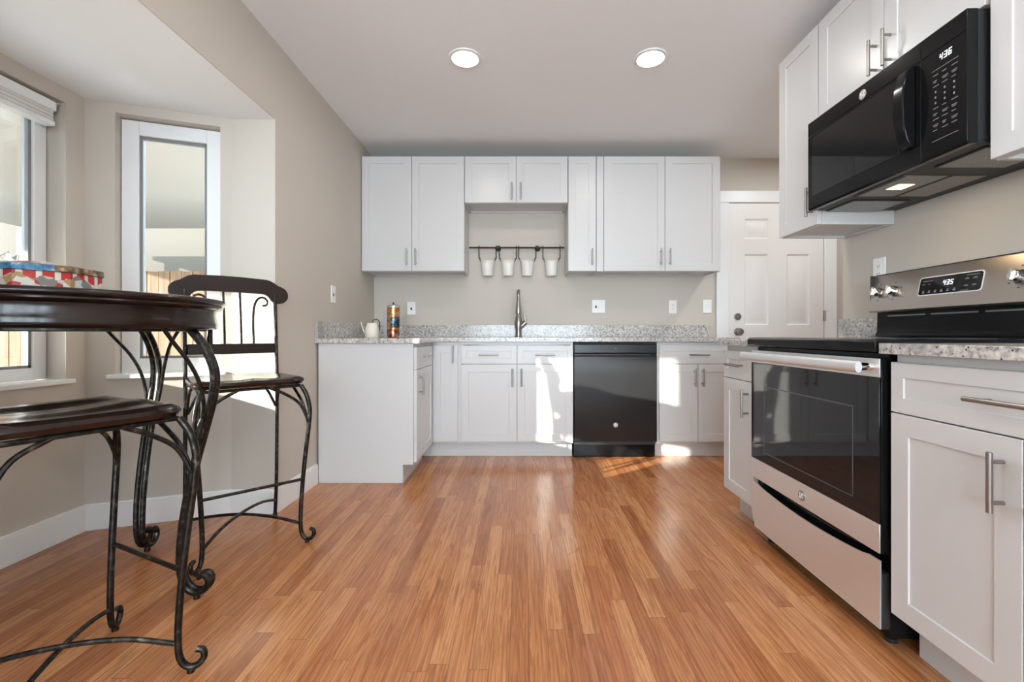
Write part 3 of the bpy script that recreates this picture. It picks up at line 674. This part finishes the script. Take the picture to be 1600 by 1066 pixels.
def digits(parent, text, x, y, z, h, slant=0.16, tilt=0.0):
    b = MB(); w_ = h*0.52; t_ = h*0.11; pitch = w_+h*0.26
    def q(x0, x1, z0, z1):
        b.prism([(x0+slant*z0, z0), (x1+slant*z0, z0), (x1+slant*z1, z1), (x0+slant*z1, z1)], -0.0006, 0.0, 'y')
    cx = 0.0
    for i, ch in enumerate(text):
        for s_ in SEG[ch]:
            if s_ == 'a': q(cx, cx+w_, h-t_, h)
            if s_ == 'd': q(cx, cx+w_, 0, t_)
            if s_ == 'g': q(cx, cx+w_, h/2-t_/2, h/2+t_/2)
            if s_ == 'b': q(cx+w_-t_, cx+w_, h/2, h)
            if s_ == 'c': q(cx+w_-t_, cx+w_, 0, h/2)
            if s_ == 'f': q(cx, cx+t_, h/2, h)
            if s_ == 'e': q(cx, cx+t_, 0, h/2)
        cx += pitch
    bmesh.ops.rotate(b.bm, verts=b.bm.verts, cent=(0, 0, 0), matrix=Matrix.Rotation(tilt, 3, 'X'))
    bmesh.ops.translate(b.bm, verts=b.bm.verts, vec=(x-cx/2, y, z))
    return b.build('clock_digits', 'led', parent, smooth=0)

# ---------------------------------------------------------------- dishwasher
X0, X1 = 0.389, 1.016
t = thing('dishwasher', (X0, YBASE, 0), 0, 'black built-in dishwasher with a round emblem between white base cabinets', 'dishwasher')
w_ = X1-X0
MB().box(0.004, w_-0.004, 0.030, dep, 0.10, 0.875).build('tub_housing', 'blackmatte', t)
b = MB(); b.prism([(0.028, 0.130), (0.028, 0.868), (0.004, 0.868), (-0.004, 0.862), (-0.006, 0.80), (0.004, 0.792), (0.004, 0.779), (-0.006, 0.771), (-0.008, 0.70), (-0.008, 0.145), (-0.002, 0.132)], 0.003, w_-0.003, 'x')
dr = b.build('door', 'dwblack', t, bevel=0.0015)
MB().box(0.05, w_-0.05, 0.0015, 0.0035, 0.782, 0.789).build('grip_recess', 'blackmatte', dr)
badge(dr, w_*0.50, -0.0082, 0.257, 0.018)
MB().box(w_*0.5-0.006, w_*0.5+0.006, -0.0064, -0.0056, 0.832, 0.836).build('indicator', 'legend', dr)
b = MB(); b.box(0.004, w_-0.004, 0.055, dep, 0.001, 0.0995).box(0.004, w_-0.004, 0.040, 0.055, 0.012, 0.118)
b.build('toe_kick', 'blackgloss', t, bevel=0.002)

# ---------------------------------------------------------------- range (local x towards the camera, y=0 oven door face)
RX, RY0, RY1 = 1.063, 2.095, 1.337
t = thing('range', (RX, RY0, 0), R90, 'stainless electric range with black glass cooktop against the right wall', 'stove')
w_ = RY0-RY1; RD = XR-RX-0.004
MB().box(0.004, w_-0.004, 0.030, RD, 0.035, 0.884).build('body', 'blackgloss', t, bevel=0.002)
for x in (0.05, w_-0.05):
    for y in (0.07, RD-0.06): MB().lathe([(0.018, 0.0), (0.018, 0.012), (0.010, 0.014), (0.010, 0.0345)], (x, y, 0), 16).build('foot', 'blackmatte', t)
b = MB(); b.prism([(-0.018, 0.893), (-0.013, 0.889), (0.55, 0.889), (RD-0.005, 0.889), (RD-0.005, 0.926), (-0.006, 0.926), (-0.018, 0.918)], 0.0, w_, 'x')
ck = b.build('cooktop', 'blackgloss', t, bevel=0.002)
MB().box(0.014, w_-0.014, 0.010, 0.545, 0.9262, 0.9268).build('glass_surface', 'blackglass', ck)
b = MB()
for x, y, r in ((0.19, 0.15, 0.115), (0.57, 0.15, 0.09), (0.19, 0.40, 0.075), (0.57, 0.40, 0.10)):
    b.lathe([(r, 0.9269), (r, 0.9271), (r-0.002, 0.9271), (r-0.002, 0.9269)], (x, y, 0), 40, closed=False)
b.build('burner_ring', 'legend', ck)
# oven door
od = MB()
Z0, Z1, ga, gb = 0.287, 0.868, 0.374, 0.812
od.box(0.003, w_-0.003, 0.0042, 0.029, Z0, Z1)
od = od.build('oven_door', 'blackgloss', t, bevel=0.0015)
MB().box(0.003, w_-0.006, 0.0, 0.004, Z0, ga).build('lower_trim', 'steel', od, bevel=0.001); MB().box(0.003, w_-0.006, 0.0, 0.004, gb, Z1).build('upper_trim', 'steel', od, bevel=0.001)
MB().box(0.004, w_-0.006, -0.0005, 0.0041, ga+0.001, gb-0.001).build('door_glass', 'blackglass', od, bevel=0.001)
b = MB(); x0, x1, z0, z1 = 0.112, w_-0.112, 0.418, 0.712
b.box(x0, x1, -0.0009, -0.0005, z0, z0+0.004).box(x0, x1, -0.0009, -0.0005, z1-0.004, z1).box(x0, x0+0.004, -0.0009, -0.0005, z0, z1).box(x1-0.004, x1, -0.0009, -0.0005, z0, z1)
b.build('window_border', 'winborder' if 'winborder' in M else 'underside', od)
b = MB(); b.tube([(0.018, -0.053, 0.843), (w_-0.018, -0.053, 0.843)], 0.0175, 18, flat=0.62)
hb = b.build('handle', 'steel', od)
for x in (0.040, w_-0.040): MB().tube([(x, -0.050, 0.843), (x, -0.0004, 0.843)], 0.012, 14, flat=1.3).build('handle_post', 'chrome', hb)
badge(od, w_*0.5+0.0, 0.0, 0.327, 0.019)
# storage drawer with a scooped top edge
pts = [(0.030, 0.062), (w_-0.003, 0.062), (w_-0.003, 0.266)]
n_ = 24
for i in range(n_+1):
    s_ = i/n_; x = (w_-0.05)-(w_-0.10)*s_; pts.append((x, 0.263-0.022*math.sin(PI*s_)**0.8 if 0 < s_ < 1 else 0.266))
pts += [(0.003, 0.266), (0.003, 0.12)]
sdw = MB().box(0.006, w_-0.003, 0.0062, 0.029, 0.064, 0.228).build('storage_drawer', 'blackmatte', t)
MB().prism([(min(x, w_-0.006), z) for x, z in pts], 0.001, 0.006, 'y').build('drawer_front', 'steel', sdw, smooth=20)
# backguard
xs0, xs1 = 0.0, w_
b = MB(); b.prism([(0.545, 0.9275), (0.575, 0.936), (0.584, 0.955), (0.586, 1.040), (RD, 1.040), (RD, 0.9275)], 0.0, w_, 'x')
bgd = b.build('backguard', 'blackgloss', t, smooth=30)
b = MB()
for k in range(3): b.box(0.06+k*0.215, 0.06+k*0.215+0.19, 0.5845, 0.587, 1.020, 1.026)
b.build('vent_slot', 'legend', bgd)
yb0, yt0, zb0, zt0 = 0.541, 0.573, 1.046, 1.205      # sloped stainless face
b = MB(); b.prism([(yb0, zb0), (yb0+0.006, zb0-0.0055), (RD, zb0-0.0055), (RD, zt0+0.004), (yt0+0.004, zt0+0.004), (yt0, zt0)], 0.004, w_-0.004, 'x')
cp = b.build('control_panel', 'steel_wall_reflect', t, bevel=0.0012)
b = MB(); b.box(0.0, 0.0038, yb0+0.012, RD, zb0-0.0055, zt0+0.005).box(w_-0.0038, w_, yb0+0.012, RD, zb0-0.0055, zt0+0.005).box(0.0, w_, yt0+0.008, RD, zt0+0.0042, zt0+0.0085)
b.build('panel_trim', 'blackmatte', t)
tilt = math.atan2(yt0-yb0, zt0-zb0)
def on_panel(x, s_, off=0.0):
    """point on the sloped face: s_ up the slope from its bottom edge, off in front of it"""
    return (x, yb0+s_*math.sin(tilt)-off*math.cos(tilt), zb0+s_*math.cos(tilt)+off*math.sin(tilt))
RT = Matrix.Rotation(-tilt, 3, 'X')
def slanted(b, x, s_, off):
    bmesh.ops.rotate(b.bm, verts=b.bm.verts, cent=(0, 0, 0), matrix=RT); bmesh.ops.translate(b.bm, verts=b.bm.verts, vec=on_panel(x, s_, off)); return b
def rrect(w, h, r, n=6):
    P = []
    for cx, cz, a0 in ((w/2-r, -h/2+r, -PI/2), (w/2-r, h/2-r, 0), (-w/2+r, h/2-r, PI/2), (-w/2+r, -h/2+r, PI)):
        for i in range(n+1): a = a0+PI/2*i/n; P.append((cx+r*math.cos(a), cz+r*math.sin(a)))
    return P
DX = 0.381
b = MB().prism(rrect(0.258, 0.076, 0.012), -0.0012, 0.0, 'y'); slanted(b, DX, 0.088, 0.0002).build('display_rim', 'plate', cp, smooth=20)
b = MB().prism(rrect(0.251, 0.069, 0.010), -0.0016, 0.0, 'y'); dp = slanted(b, DX, 0.088, 0.0004).build('display', 'blackglass', cp, smooth=20)
x, y, z = on_panel(DX-0.002, 0.088-0.002, 0.0022); digits(dp, '435', x, y, z, 0.019, tilt=-tilt)
for side in (0, 1):
    b = MB()
    if side == 0:
        for k in range(6): b.box(-0.108+k*0.026, -0.108+k*0.026+0.010, -0.0004, 0, -0.028, -0.0225).box(-0.107+k*0.026, -0.107+k*0.026+0.008, -0.0004, 0, -0.0205, -0.018)
        b.box(-0.110, -0.070, -0.0004, 0, 0.019, 0.0215).box(-0.112, -0.101, -0.0004, 0, 0.006, 0.0085).box(-0.088, -0.077, -0.0004, 0, 0.006, 0.0085)
    else:
        for xx in (0.062, 0.092):
            for zz in (-0.016, 0.010): b.box(xx, xx+0.016, -0.0004, 0, zz, zz+0.0025).box(xx+0.002, xx+0.014, -0.0004, 0, zz+0.004, zz+0.0062)
        b.box(0.066, 0.112, -0.0004, 0, 0.024, 0.0265).box(0.05, 0.082, -0.0004, 0, -0.031, -0.029)
    slanted(b, DX, 0.088, 0.0022).build('button_legend', 'legend', dp, smooth=0)
for kx in (0.048, 0.130, w_-0.130, w_-0.048):
    b = MB(); b.lathe([(0.0235, -0.0006), (0.0235, -0.006), (0.0205, -0.009), (0.0195, -0.026), (0.017, -0.030), (0, -0.030)], (0, 0, 0), 28, 'y')
    b.box(-0.005, 0.005, -0.038, -0.028, -0.0185, 0.0185)
    slanted(b, kx, 0.084, 0).build('knob', 'chrome', cp, bevel=0.001)
b = MB()
for kx in (0.048, 0.130, w_-0.130, w_-0.048):
    for dx, dz in ((0, 0.038), (0, -0.036), (0.034, 0.014), (-0.032, -0.018)): b.box(kx+dx-0.0035, kx+dx+0.0035, -0.0004, 0, dz-0.0016, dz+0.0016)
slanted(b, 0, 0.084, 0.0003).build('dial_marks', 'blackmatte', cp, smooth=0)

# ---------------------------------------------------------------- microwave
MX, MZ0, MZ1 = 1.315, 1.506, 1.908
t = thing('microwave', (MX, 2.076, 0), R90, 'black over-the-range microwave mounted under the right wall cabinets', 'microwave')
w_ = 0.742; MD = XR-MX-0.002; dx1 = 0.588
MB().box(0.003, w_-0.003, 0.034, MD, MZ0+0.012, MZ1).build('case', 'blackmatte', t, bevel=0.002)
b = MB(); b.prism([(0.033, MZ0+0.002), (0.006, MZ0), (0.0, MZ0+0.008), (0.0, MZ1-0.068), (0.003, MZ1-0.066), (0.0, MZ1-0.064), (0.0, MZ1-0.002), (0.033, MZ1-0.001)], 0.0, dx1-0.001, 'x')
dr = b.build('door', 'blackgloss', t, bevel=0.001)
b = MB(); b.prism([(0.033, MZ0+0.002), (0.006, MZ0), (0.0, MZ0+0.008), (0.0, MZ1-0.068), (0.003, MZ1-0.066), (0.0, MZ1-0.064), (0.0, MZ1-0.002), (0.033, MZ1-0.001)], dx1+0.001, w_, 'x')
pn = b.build('control_panel', 'blackgloss', t, bevel=0.001)
MB().box(0.030, dx1-0.085, -0.0012, 0.0, MZ0+0.062, MZ1-0.078).build('door_window', 'blackglass', dr, bevel=0.0006)
b = MB(); prof = [(-0.012, MZ0+0.062), (-0.030, MZ0+0.085), (-0.042, MZ0+0.14), (-0.045, MZ0+0.20), (-0.042, MZ0+0.26), (-0.030, MZ0+0.315), (-0.012, MZ0+0.335)]
out_ = prof + [(-0.0004, MZ0+0.335), (-0.0004, MZ0+0.062)]
b.prism(out_, dx1-0.062, dx1-0.020, 'x'); b.build('handle', 'blackgloss', dr, bevel=0.004)
badge(dr, 0.335, -0.0002, MZ1-0.042, 0.019)
digits(pn, '436', dx1+0.088, -0.0004, MZ1-0.105, 0.019)
px = dx1+0.040
for z in (MZ1-0.128, MZ0+0.050): MB().box(px, px+0.088, -0.0005, 0, z, z+0.0015).build('legend_line', 'legend', pn, smooth=0)
b = MB()
for rr in range(11):
    z = MZ1-0.144-rr*0.0175
    for cc in range(3):
        x = px+0.004+cc*0.031
        if rr in (3, 4, 5): b.box(x+0.006, x+0.011, -0.0005, 0, z-0.003, z+0.0035)
        else:
            wl = (0.018, 0.014, 0.020)[(rr+cc) % 3]; b.box(x, x+wl, -0.0005, 0, z, z+0.0022)
            if rr % 2: b.box(x+0.002, x+wl-0.003, -0.0005, 0, z-0.0045, z-0.0026)
b.build('button_legend', 'legend', pn, smooth=0)
us = MB().box(0.003, w_-0.003, 0.0345, MD, MZ0+0.003, MZ0+0.0115).build('underside', 'underside', t, bevel=0.002)
# mesh filters
m = mat('metal mesh filter', (0.5, 0.5, 0.5), 0.4, 0.8); M['mesh'] = m
g = G(m); vo = g.n('ShaderNodeTexVoronoi'); g.l(g.coord('Object'), vo.inputs['Vector']); vo.inputs['Scale'].default_value = 170; vo.inputs['Randomness'].default_value = 0.1
g.l(g.ramp(vo.outputs['Distance'], [(0.30, (0.05, 0.05, 0.05)), (0.45, (0.36, 0.36, 0.36))]), g.b.inputs['Base Color'])
for x0, x1 in ((0.010, 0.165), (0.552, 0.712)):
    fl = MB().box(x0-0.006, x1+0.006, 0.082, 0.322, MZ0-0.0005, MZ0+0.003).build('filter_frame', 'underside', us)
    MB().box(x0, x1, 0.09, 0.315, MZ0-0.0016, MZ0-0.0005).build('filter_mesh', 'mesh', fl)
lp = MB().box(0.225, 0.462, 0.05, 0.345, MZ0+0.0005, MZ0+0.003).build('lamp_cover', 'lampglass', us)
MB().box(0.315, 0.375, 0.105, 0.165, MZ0-0.0004, MZ0+0.0005).build('lamp', 'bulb', lp)
MB().box(0.222, 0.465, 0.210, 0.222, MZ0-0.001, MZ0+0.0005).box(0.222, 0.465, 0.048, 0.058, MZ0-0.001, MZ0+0.0005).build('cover_rib', 'underside', lp)
ld = bpy.data.lights.new('cooktop_lamp', 'AREA'); ld.shape = 'RECTANGLE'; ld.size = 0.07; ld.size_y = 0.09; ld.energy = 0.5; ld.color = (1, 0.75, 0.45)
lo = bpy.data.objects.new('cooktop_lamp', ld); COL.objects.link(lo); lo.parent = lp; lo.location = (0.36, 0.145, MZ0-0.004)

# ---------------------------------------------------------------- recessed ceiling lights
LBL = ['round lit recessed ceiling light, left of the pair', 'round lit recessed ceiling light, right of the pair',
       'added unseen recessed ceiling light above the camera, left', 'added unseen recessed ceiling light above the camera, right',
       'added unseen recessed ceiling light behind the camera, left', 'added unseen recessed ceiling light behind the camera, right', 'added unseen recessed ceiling light in the entry nook by the door']
def can():
    t = thing('recessed_light', (0, 0, 0), 0, '', 'ceiling light', 'recessed ceiling lights')
    MB().lathe([(0.092, -0.0008), (0.090, -0.007), (0.074, -0.009), (0.070, -0.004), (0.070, -0.0008)], (0, 0, 0), 48, closed=False).build('trim_ring', 'trim', t)
    MB().lathe([(0.0695, -0.003), (0, -0.003)], (0, 0, 0), 48, closed=False).build('lens', 'lens', t)
    d_ = bpy.data.lights.new('can_lamp', 'AREA'); d_.shape = 'DISK'; d_.size = 0.13; d_.energy = CAN_W; d_.color = (1.0, 0.965, 0.93)
    l_ = bpy.data.objects.new('can_lamp', d_); COL.objects.link(l_); l_.parent = t; l_.location = (0, 0, -0.006)
    return t
proto = can()
for i, (x, y) in enumerate(((-0.319, 2.52), (0.716, 2.52), (-0.319, 0.95), (0.716, 0.95), (-0.319, -0.7), (0.716, -0.7), (2.30, 3.10))):  # all but the first pair are unseen lamps, added to light the room
    o = proto if i == 0 else copy_tree(proto)
    o.location = (x, y, ZC); o['label'] = LBL[i]
    if i == 6:  # added nook lamp, cooler and stronger to brighten the door
        for k in o.children:
            if k.type == 'LIGHT': k.data = k.data.copy(); k.data.energy = 12.5; k.data.color = (0.95, 0.975, 1.0)

# ---------------------------------------------------------------- bar table
TZ = 1.070; TC = (-1.57, 1.55)
t = thing('bar_table', (*TC, 0), 0, 'round dark wood bar table on curled bronze metal legs', 'table')
TR = 0.464
MB().lathe([(0, TZ-0.012), (0, TZ), (TR-0.012, TZ), (TR-0.003, TZ-0.004), (TR, TZ-0.012), (TR-0.004, TZ-0.020), (TR-0.012, TZ-0.023), (TR-0.010, TZ-0.030), (TR-0.016, TZ-0.037), (TR-0.024, TZ-0.040), (TR-0.06, TZ-0.040), (0, TZ-0.038)], (0, 0, 0), 96, closed=False).build('tabletop', 'wood', t, smooth=50)
b = MB(); b.lathe([(TR-0.03, TZ-0.0405), (TR-0.033, TZ-0.055), (TR-0.030, TZ-0.080), (TR-0.026, TZ-0.096), (TR-0.030, TZ-0.108), (TR-0.036, TZ-0.112), (TR-0.055, TZ-0.112), (TR-0.055, TZ-0.0405)], (0, 0, 0), 96, closed=False)
b.build('apron', 'wood', t, smooth=50)
LEGP = [(0.395, TZ-0.1125), (0.440, 0.895), (0.472, 0.81), (0.468, 0.72), (0.440, 0.60), (0.405, 0.46), (0.376, 0.30), (0.364, 0.17), (0.368, 0.09), (0.386, 0.045), (0.414, 0.026), (0.444, 0.034), (0.458, 0.062), (0.446, 0.086), (0.424, 0.080)]
a0 = math.atan2(0.058, 0.405)
for k in range(4):
    a = a0+k*PI/2; c_, s_ = math.cos(a), math.sin(a)
    P = lambda r, z, o=0.0: (r*c_-o*s_, r*s_+o*c_, z)
    b = MB()
    for off in (-0.0125, 0.0125): b.tube([P(r, z, off) for r, z in LEGP], 0.0105, 10, 5)
    b.lathe([(0.011, 0.0), (0.012, 0.004), (0.009, 0.018)], P(0.414, 0), 14)
    leg = b.build('leg', 'bronze', t)
    b = MB()
    for s2 in (-1, 1):
        b.tube([P(0.388, TZ-0.113, s2*0.138), P(0.402, 0.905, s2*0.102), P(0.424, 0.85, s2*0.072), P(0.444, 0.78, s2*0.047), P(0.452, 0.70, s2*0.031), P(0.446, 0.645, s2*0.024)], 0.0066, 8, 5)
    b.build('leg_brace', 'bronze', leg)
b = MB(); b.lathe([(0.402, TZ-0.112), (0.402, TZ-0.118), (0.375, TZ-0.118), (0.375, TZ-0.112)], (0, 0, 0), 72, closed=False); b.build('support_ring', 'bronze', t)

# tin and bowl on the table
tt = thing('biscuit_tin', (-1.605, 1.49, TZ+0.0006), 0.12, 'colourful red, white and blue printed tin on the bar table', 'tin')
def lobed(r, n=96):
    P = []
    for i in range(n):
        a = 2*PI*i/n; k = (a+PI/8) % (PI/4)-PI/8
        P.append((r*(0.25+0.75/math.cos(k)*0.955)*math.cos(a), r*(0.25+0.75/math.cos(k)*0.955)*math.sin(a)))
    return P
def stack(b, prof):
    rings = []
    for r, z in prof: rings.append([b.bm.verts.new((x, y, z)) for x, y in lobed(r)])
    for a, c in zip(rings, rings[1:]):
        for i in range(len(a)): b.face([a[i], a[(i+1) % len(a)], c[(i+1) % len(a)], c[i]])
    b.face(rings[0][::-1]); b.face(rings[-1]); return b
stack(MB(), [(0.155, 0.0), (0.160, 0.003), (0.160, 0.066)]).build('tin_body', 'tin', tt, smooth=30)
stack(MB(), [(0.164, 0.0662), (0.165, 0.068), (0.164, 0.086), (0.160, 0.088), (0.115, 0.096), (0.06, 0.106), (0.01, 0.111)]).build('lid', 'tinlid', tt, smooth=30)
gb_ = thing('glass_bowl', (-1.93, 1.62, TZ+0.0006), 0, 'clear cut-glass bowl on the bar table left of the tin', 'bowl')
b = MB(); n = 48
prof = [(0.035, 0.0), (0.040, 0.006), (0.055, 0.03), (0.070, 0.07), (0.079, 0.105), (0.082, 0.122), (0.078, 0.120), (0.074, 0.105), (0.064, 0.07), (0.048, 0.034), (0.03, 0.012)]
rings = []
for j, (r, z) in enumerate(prof):
    rings.append([b.bm.verts.new((r*(1+0.05*math.cos(12*2*PI*i/n))*math.cos(2*PI*i/n), r*(1+0.05*math.cos(12*2*PI*i/n))*math.sin(2*PI*i/n), z+(0.008*math.cos(12*2*PI*i/n) if z > 0.1 else 0))) for i in range(n)])
for a, c in zip(rings, rings[1:]):
    for i in range(n): b.face([a[i], a[(i+1) % n], c[(i+1) % n], c[i]])
b.face(rings[0][::-1]); b.face(rings[-1]); b.build('bowl', 'crystal', gb_, smooth=60).scale = (1, 1, 1.3)

# ---------------------------------------------------------------- bar stools (local front = -y)
def make_stool():
    t = thing('bar_stool', (0, 0, 0), 0, '', 'bar stool', 'dark wood and metal bar stools')
    # saddle seat
    SZ, hs = 0.752, 0.206; N = 16; b = MB(); top, bot = [], []
    for j in range(N+1):
        rt, rb = [], []
        for i in range(N+1):
            u, v = -1+2*i/N, -1+2*j/N
            # rounded square plan, slightly wider at the front
            k = 1-0.10*(abs(u)**4)*(abs(v)**4); wx = hs*(1.0-0.05*v)*k; x, y = u*wx, v*hs*k*(1-0.02*u*u)
            e = max(abs(u), abs(v)); dip = -0.012*(1-u*u)*(1-v*v)-0.006*math.exp(-(abs(u)-0.45)**2/0.05)*(1-v*v)+0.004*math.exp(-u*u/0.03)*(1-v)/2
            edge = -0.010*max(0, (e-0.86)/0.14)**2
            rt.append(b.bm.verts.new((x, y, SZ+dip+edge))); rb.append(b.bm.verts.new((x*0.97, y*0.97, SZ-0.034)))
        top.append(rt); bot.append(rb)
    for j in range(N):
        for i in range(N):
            b.face([top[j][i], top[j][i+1], top[j+1][i+1], top[j+1][i]]); b.face([bot[j][i], bot[j+1][i], bot[j+1][i+1], bot[j][i+1]])
    loop_t = [top[0][i] for i in range(N)]+[top[j][N] for j in range(N)]+[top[N][i] for i in range(N, 0, -1)]+[top[j][0] for j in range(N, 0, -1)]
    loop_b = [bot[0][i] for i in range(N)]+[bot[j][N] for j in range(N)]+[bot[N][i] for i in range(N, 0, -1)]+[bot[j][0] for j in range(N, 0, -1)]
    mid = [b.bm.verts.new((v.co.x*1.015, v.co.y*1.015, SZ-0.020)) for v in loop_t]; L = len(loop_t)
    for i in range(L):
        j = (i+1) % L; b.face([loop_t[i], mid[i], mid[j], loop_t[j]]); b.face([mid[i], loop_b[i], loop_b[j], mid[j]])
    b.build('seat', 'wood', t, smooth=50)
    zs_ = SZ-0.035; f = 0.178
    # seat frame ring
    b = MB(); q = 0.182; b.tube([(-q, -q, zs_-0.008), (q, -q, zs_-0.008)], 0.007); b.tube([(q, -q, zs_-0.008), (q, q, zs_-0.008)], 0.007); b.tube([(q, q, zs_-0.008), (-q, q, zs_-0.008)], 0.007); b.tube([(-q, q, zs_-0.008), (-q, -q, zs_-0.008)], 0.007)
    b.build('seat_frame', 'bronze', t)
    # front cabriole legs
    for sx in (-1, 1):
        D = lambda r, z: (sx*r*0.7071, -r*0.7071, z)
        b = MB(); pts = [D(0.262, zs_-0.006), D(0.288, 0.665), D(0.302, 0.60), D(0.298, 0.53), D(0.286, 0.43), D(0.272, 0.30), D(0.262, 0.17), D(0.260, 0.085), D(0.266, 0.040), D(0.284, 0.017), D(0.306, 0.018), D(0.321, 0.036), D(0.318, 0.056), D(0.303, 0.062)]
        b.tube(pts, 0.0098, 12, 6, r1=0.0085); b.lathe([(0.009, 0), (0.010, 0.003), (0.008, 0.012)], D(0.290, 0), 12)
        lg = b.build('leg', 'bronze', t)
        b = MB()
        b.tube([(sx*0.06, -q, zs_-0.010), (sx*0.12, -q-0.004, 0.675), (sx*0.175, -q-0.012, 0.63), (sx*0.205, -0.205, 0.56), (sx*0.2075, -0.2075, 0.525)], 0.0066, 8, 5)
        b.tube([(sx*q, -0.06, zs_-0.010), (sx*(q+0.004), -0.12, 0.675), (sx*(q+0.012), -0.175, 0.63), (sx*0.205, -0.205, 0.56), (sx*0.2075, -0.2075, 0.525)], 0.0066, 8, 5)
        b.build('leg_brace', 'bronze', lg)
    # rear legs run up as back posts
    for sx in (-1, 1):
        x = sx*0.19; b = MB(); b.tube([(x, 0.222, 0.012), (x, 0.200, 0.20), (x, 0.190, 0.50), (x, 0.190, 0.72), (x, 0.202, 0.86), (x, 0.228, 1.15)], 0.0086, 12, 5)
        b.lathe([(0.011, 0), (0.011, 0.012), (0.009, 0.016)], (x, 0.222, 0), 12)
        lg = b.build('leg', 'bronze', t)
        b = MB(); b.tube([(sx*0.07, q, zs_-0.010), (sx*0.135, q+0.002, 0.67), (sx*0.172, q+0.004, 0.60), (sx*0.182, q+0.006, 0.575)], 0.0066, 8, 5)
        b.tube([(sx*q, 0.07, zs_-0.010), (sx*(q+0.002), 0.135, 0.67), (sx*(q+0.004), 0.172, 0.60), (sx*0.186, 0.182, 0.575)], 0.0066, 8, 5)
        b.build('leg_brace', 'bronze', lg)
    # stretchers
    MB().tube([(-0.192, -0.192, 0.285), (0.192, -0.192, 0.285)], 0.0068).build('foot_rail', 'bronze', t)
    b = MB()
    for sx, dz in ((1, 0.0), (-1, 0.0125)): b.tube([(sx*0.184, -0.184, 0.085), (sx*0.10, -0.10, 0.112+dz), (0, 0, 0.124+dz), (-sx*0.10, 0.105, 0.112+dz), (-sx*0.190, 0.210, 0.085)], 0.0068, 10, 5)
    b.build('cross_stretcher', 'bronze', t)
    # back: carved top rail, lower rail, spindles and scrolls
    half = [(0.0, 1.147), (0.05, 1.147), (0.10, 1.1465), (0.132, 1.145), (0.148, 1.141), (0.160, 1.132), (0.168, 1.120)]
    for k in range(0, 15):
        a = math.radians(212+k*(210/14)); half.append((0.2055+0.0455*math.cos(a), 1.143+0.0455*math.sin(a)))
    half += [(0.205, 1.193), (0.190, 1.204), (0.172, 1.215), (0.155, 1.2205), (0.10, 1.223), (0.05, 1.225), (0.0, 1.2255)]
    out = half+[(-x, z) for x, z in reversed(half[1:-1])]
    b = MB(); b.prism(out, -0.011, 0.011, 'y')
    for v in b.bm.verts: v.co.y += 0.246-0.20*v.co.x*v.co.x+0.12*(v.co.z-1.19)
    b.build('top_rail', 'wood', t, bevel=0.004, smooth=40)
    b = MB(); b.box(-0.182, 0.182, 0.190, 0.206, 0.845, 0.895); b.build('lower_rail', 'wood', t, bevel=0.004)
    for x in (-0.035, 0.035): MB().tube([(x, 0.204, 0.895), (x, 0.218, 1.02), (x, 0.240, 1.150)], 0.0052, 8, 4).build('spindle', 'bronze', t)
    for sx in (-1, 1):
        MB().tube([(sx*0.088, 0.204, 0.895), (sx*0.088, 0.214, 1.00), (sx*0.094, 0.224, 1.075), (sx*0.112, 0.232, 1.118), (sx*0.138, 0.236, 1.128), (sx*0.156, 0.236, 1.112), (sx*0.152, 0.235, 1.090), (sx*0.134, 0.234, 1.086)], 0.0056, 8, 6).build('scroll', 'bronze', t)
    return t
s1 = make_stool(); s1.location = (-1.2635, 2.0475, 0); s1.rotation_euler = (0, 0, math.radians(44))
s1['label'] = 'bar stool with its carved backrest in view, standing in the bay behind the table'
s2 = copy_tree(s1); s2.location = (-1.196, 1.160, 0); s2.rotation_euler = (0, 0, math.radians(154.5))
s2['label'] = 'nearest bar stool, only its seat and front legs showing at the left edge'

# ---------------------------------------------------------------- outside the bay
struct(MB().box(-14, XL-0.6, -8, 12, -0.32, -0.26).build('ground', 'bounce_ground', smooth=0))
pr = thing('patio_roof', (-4.7, 3.0, 0), 0, 'pale patio roof seen from below through the bay windows', 'roof')
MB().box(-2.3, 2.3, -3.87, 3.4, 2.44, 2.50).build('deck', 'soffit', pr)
for x in (-2.2, ): MB().box(x-0.05, x+0.05, 3.2, 3.3, -0.26, 2.439).build('post', 'soffit', pr)
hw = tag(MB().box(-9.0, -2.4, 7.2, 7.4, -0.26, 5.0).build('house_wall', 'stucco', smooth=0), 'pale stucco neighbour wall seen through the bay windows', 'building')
b = MB()
for i in range(46): b.box(-8.2+i*0.125, -8.2+i*0.125+0.118, 4.9+0.004*(i % 2), 4.925+0.004*(i % 2), -0.26, 1.62+0.004*(i % 3))
b.box(-8.2, -2.45, 4.932, 4.97, 0.1, 0.19).box(-8.2, -2.45, 4.932, 4.97, 1.3, 1.39)
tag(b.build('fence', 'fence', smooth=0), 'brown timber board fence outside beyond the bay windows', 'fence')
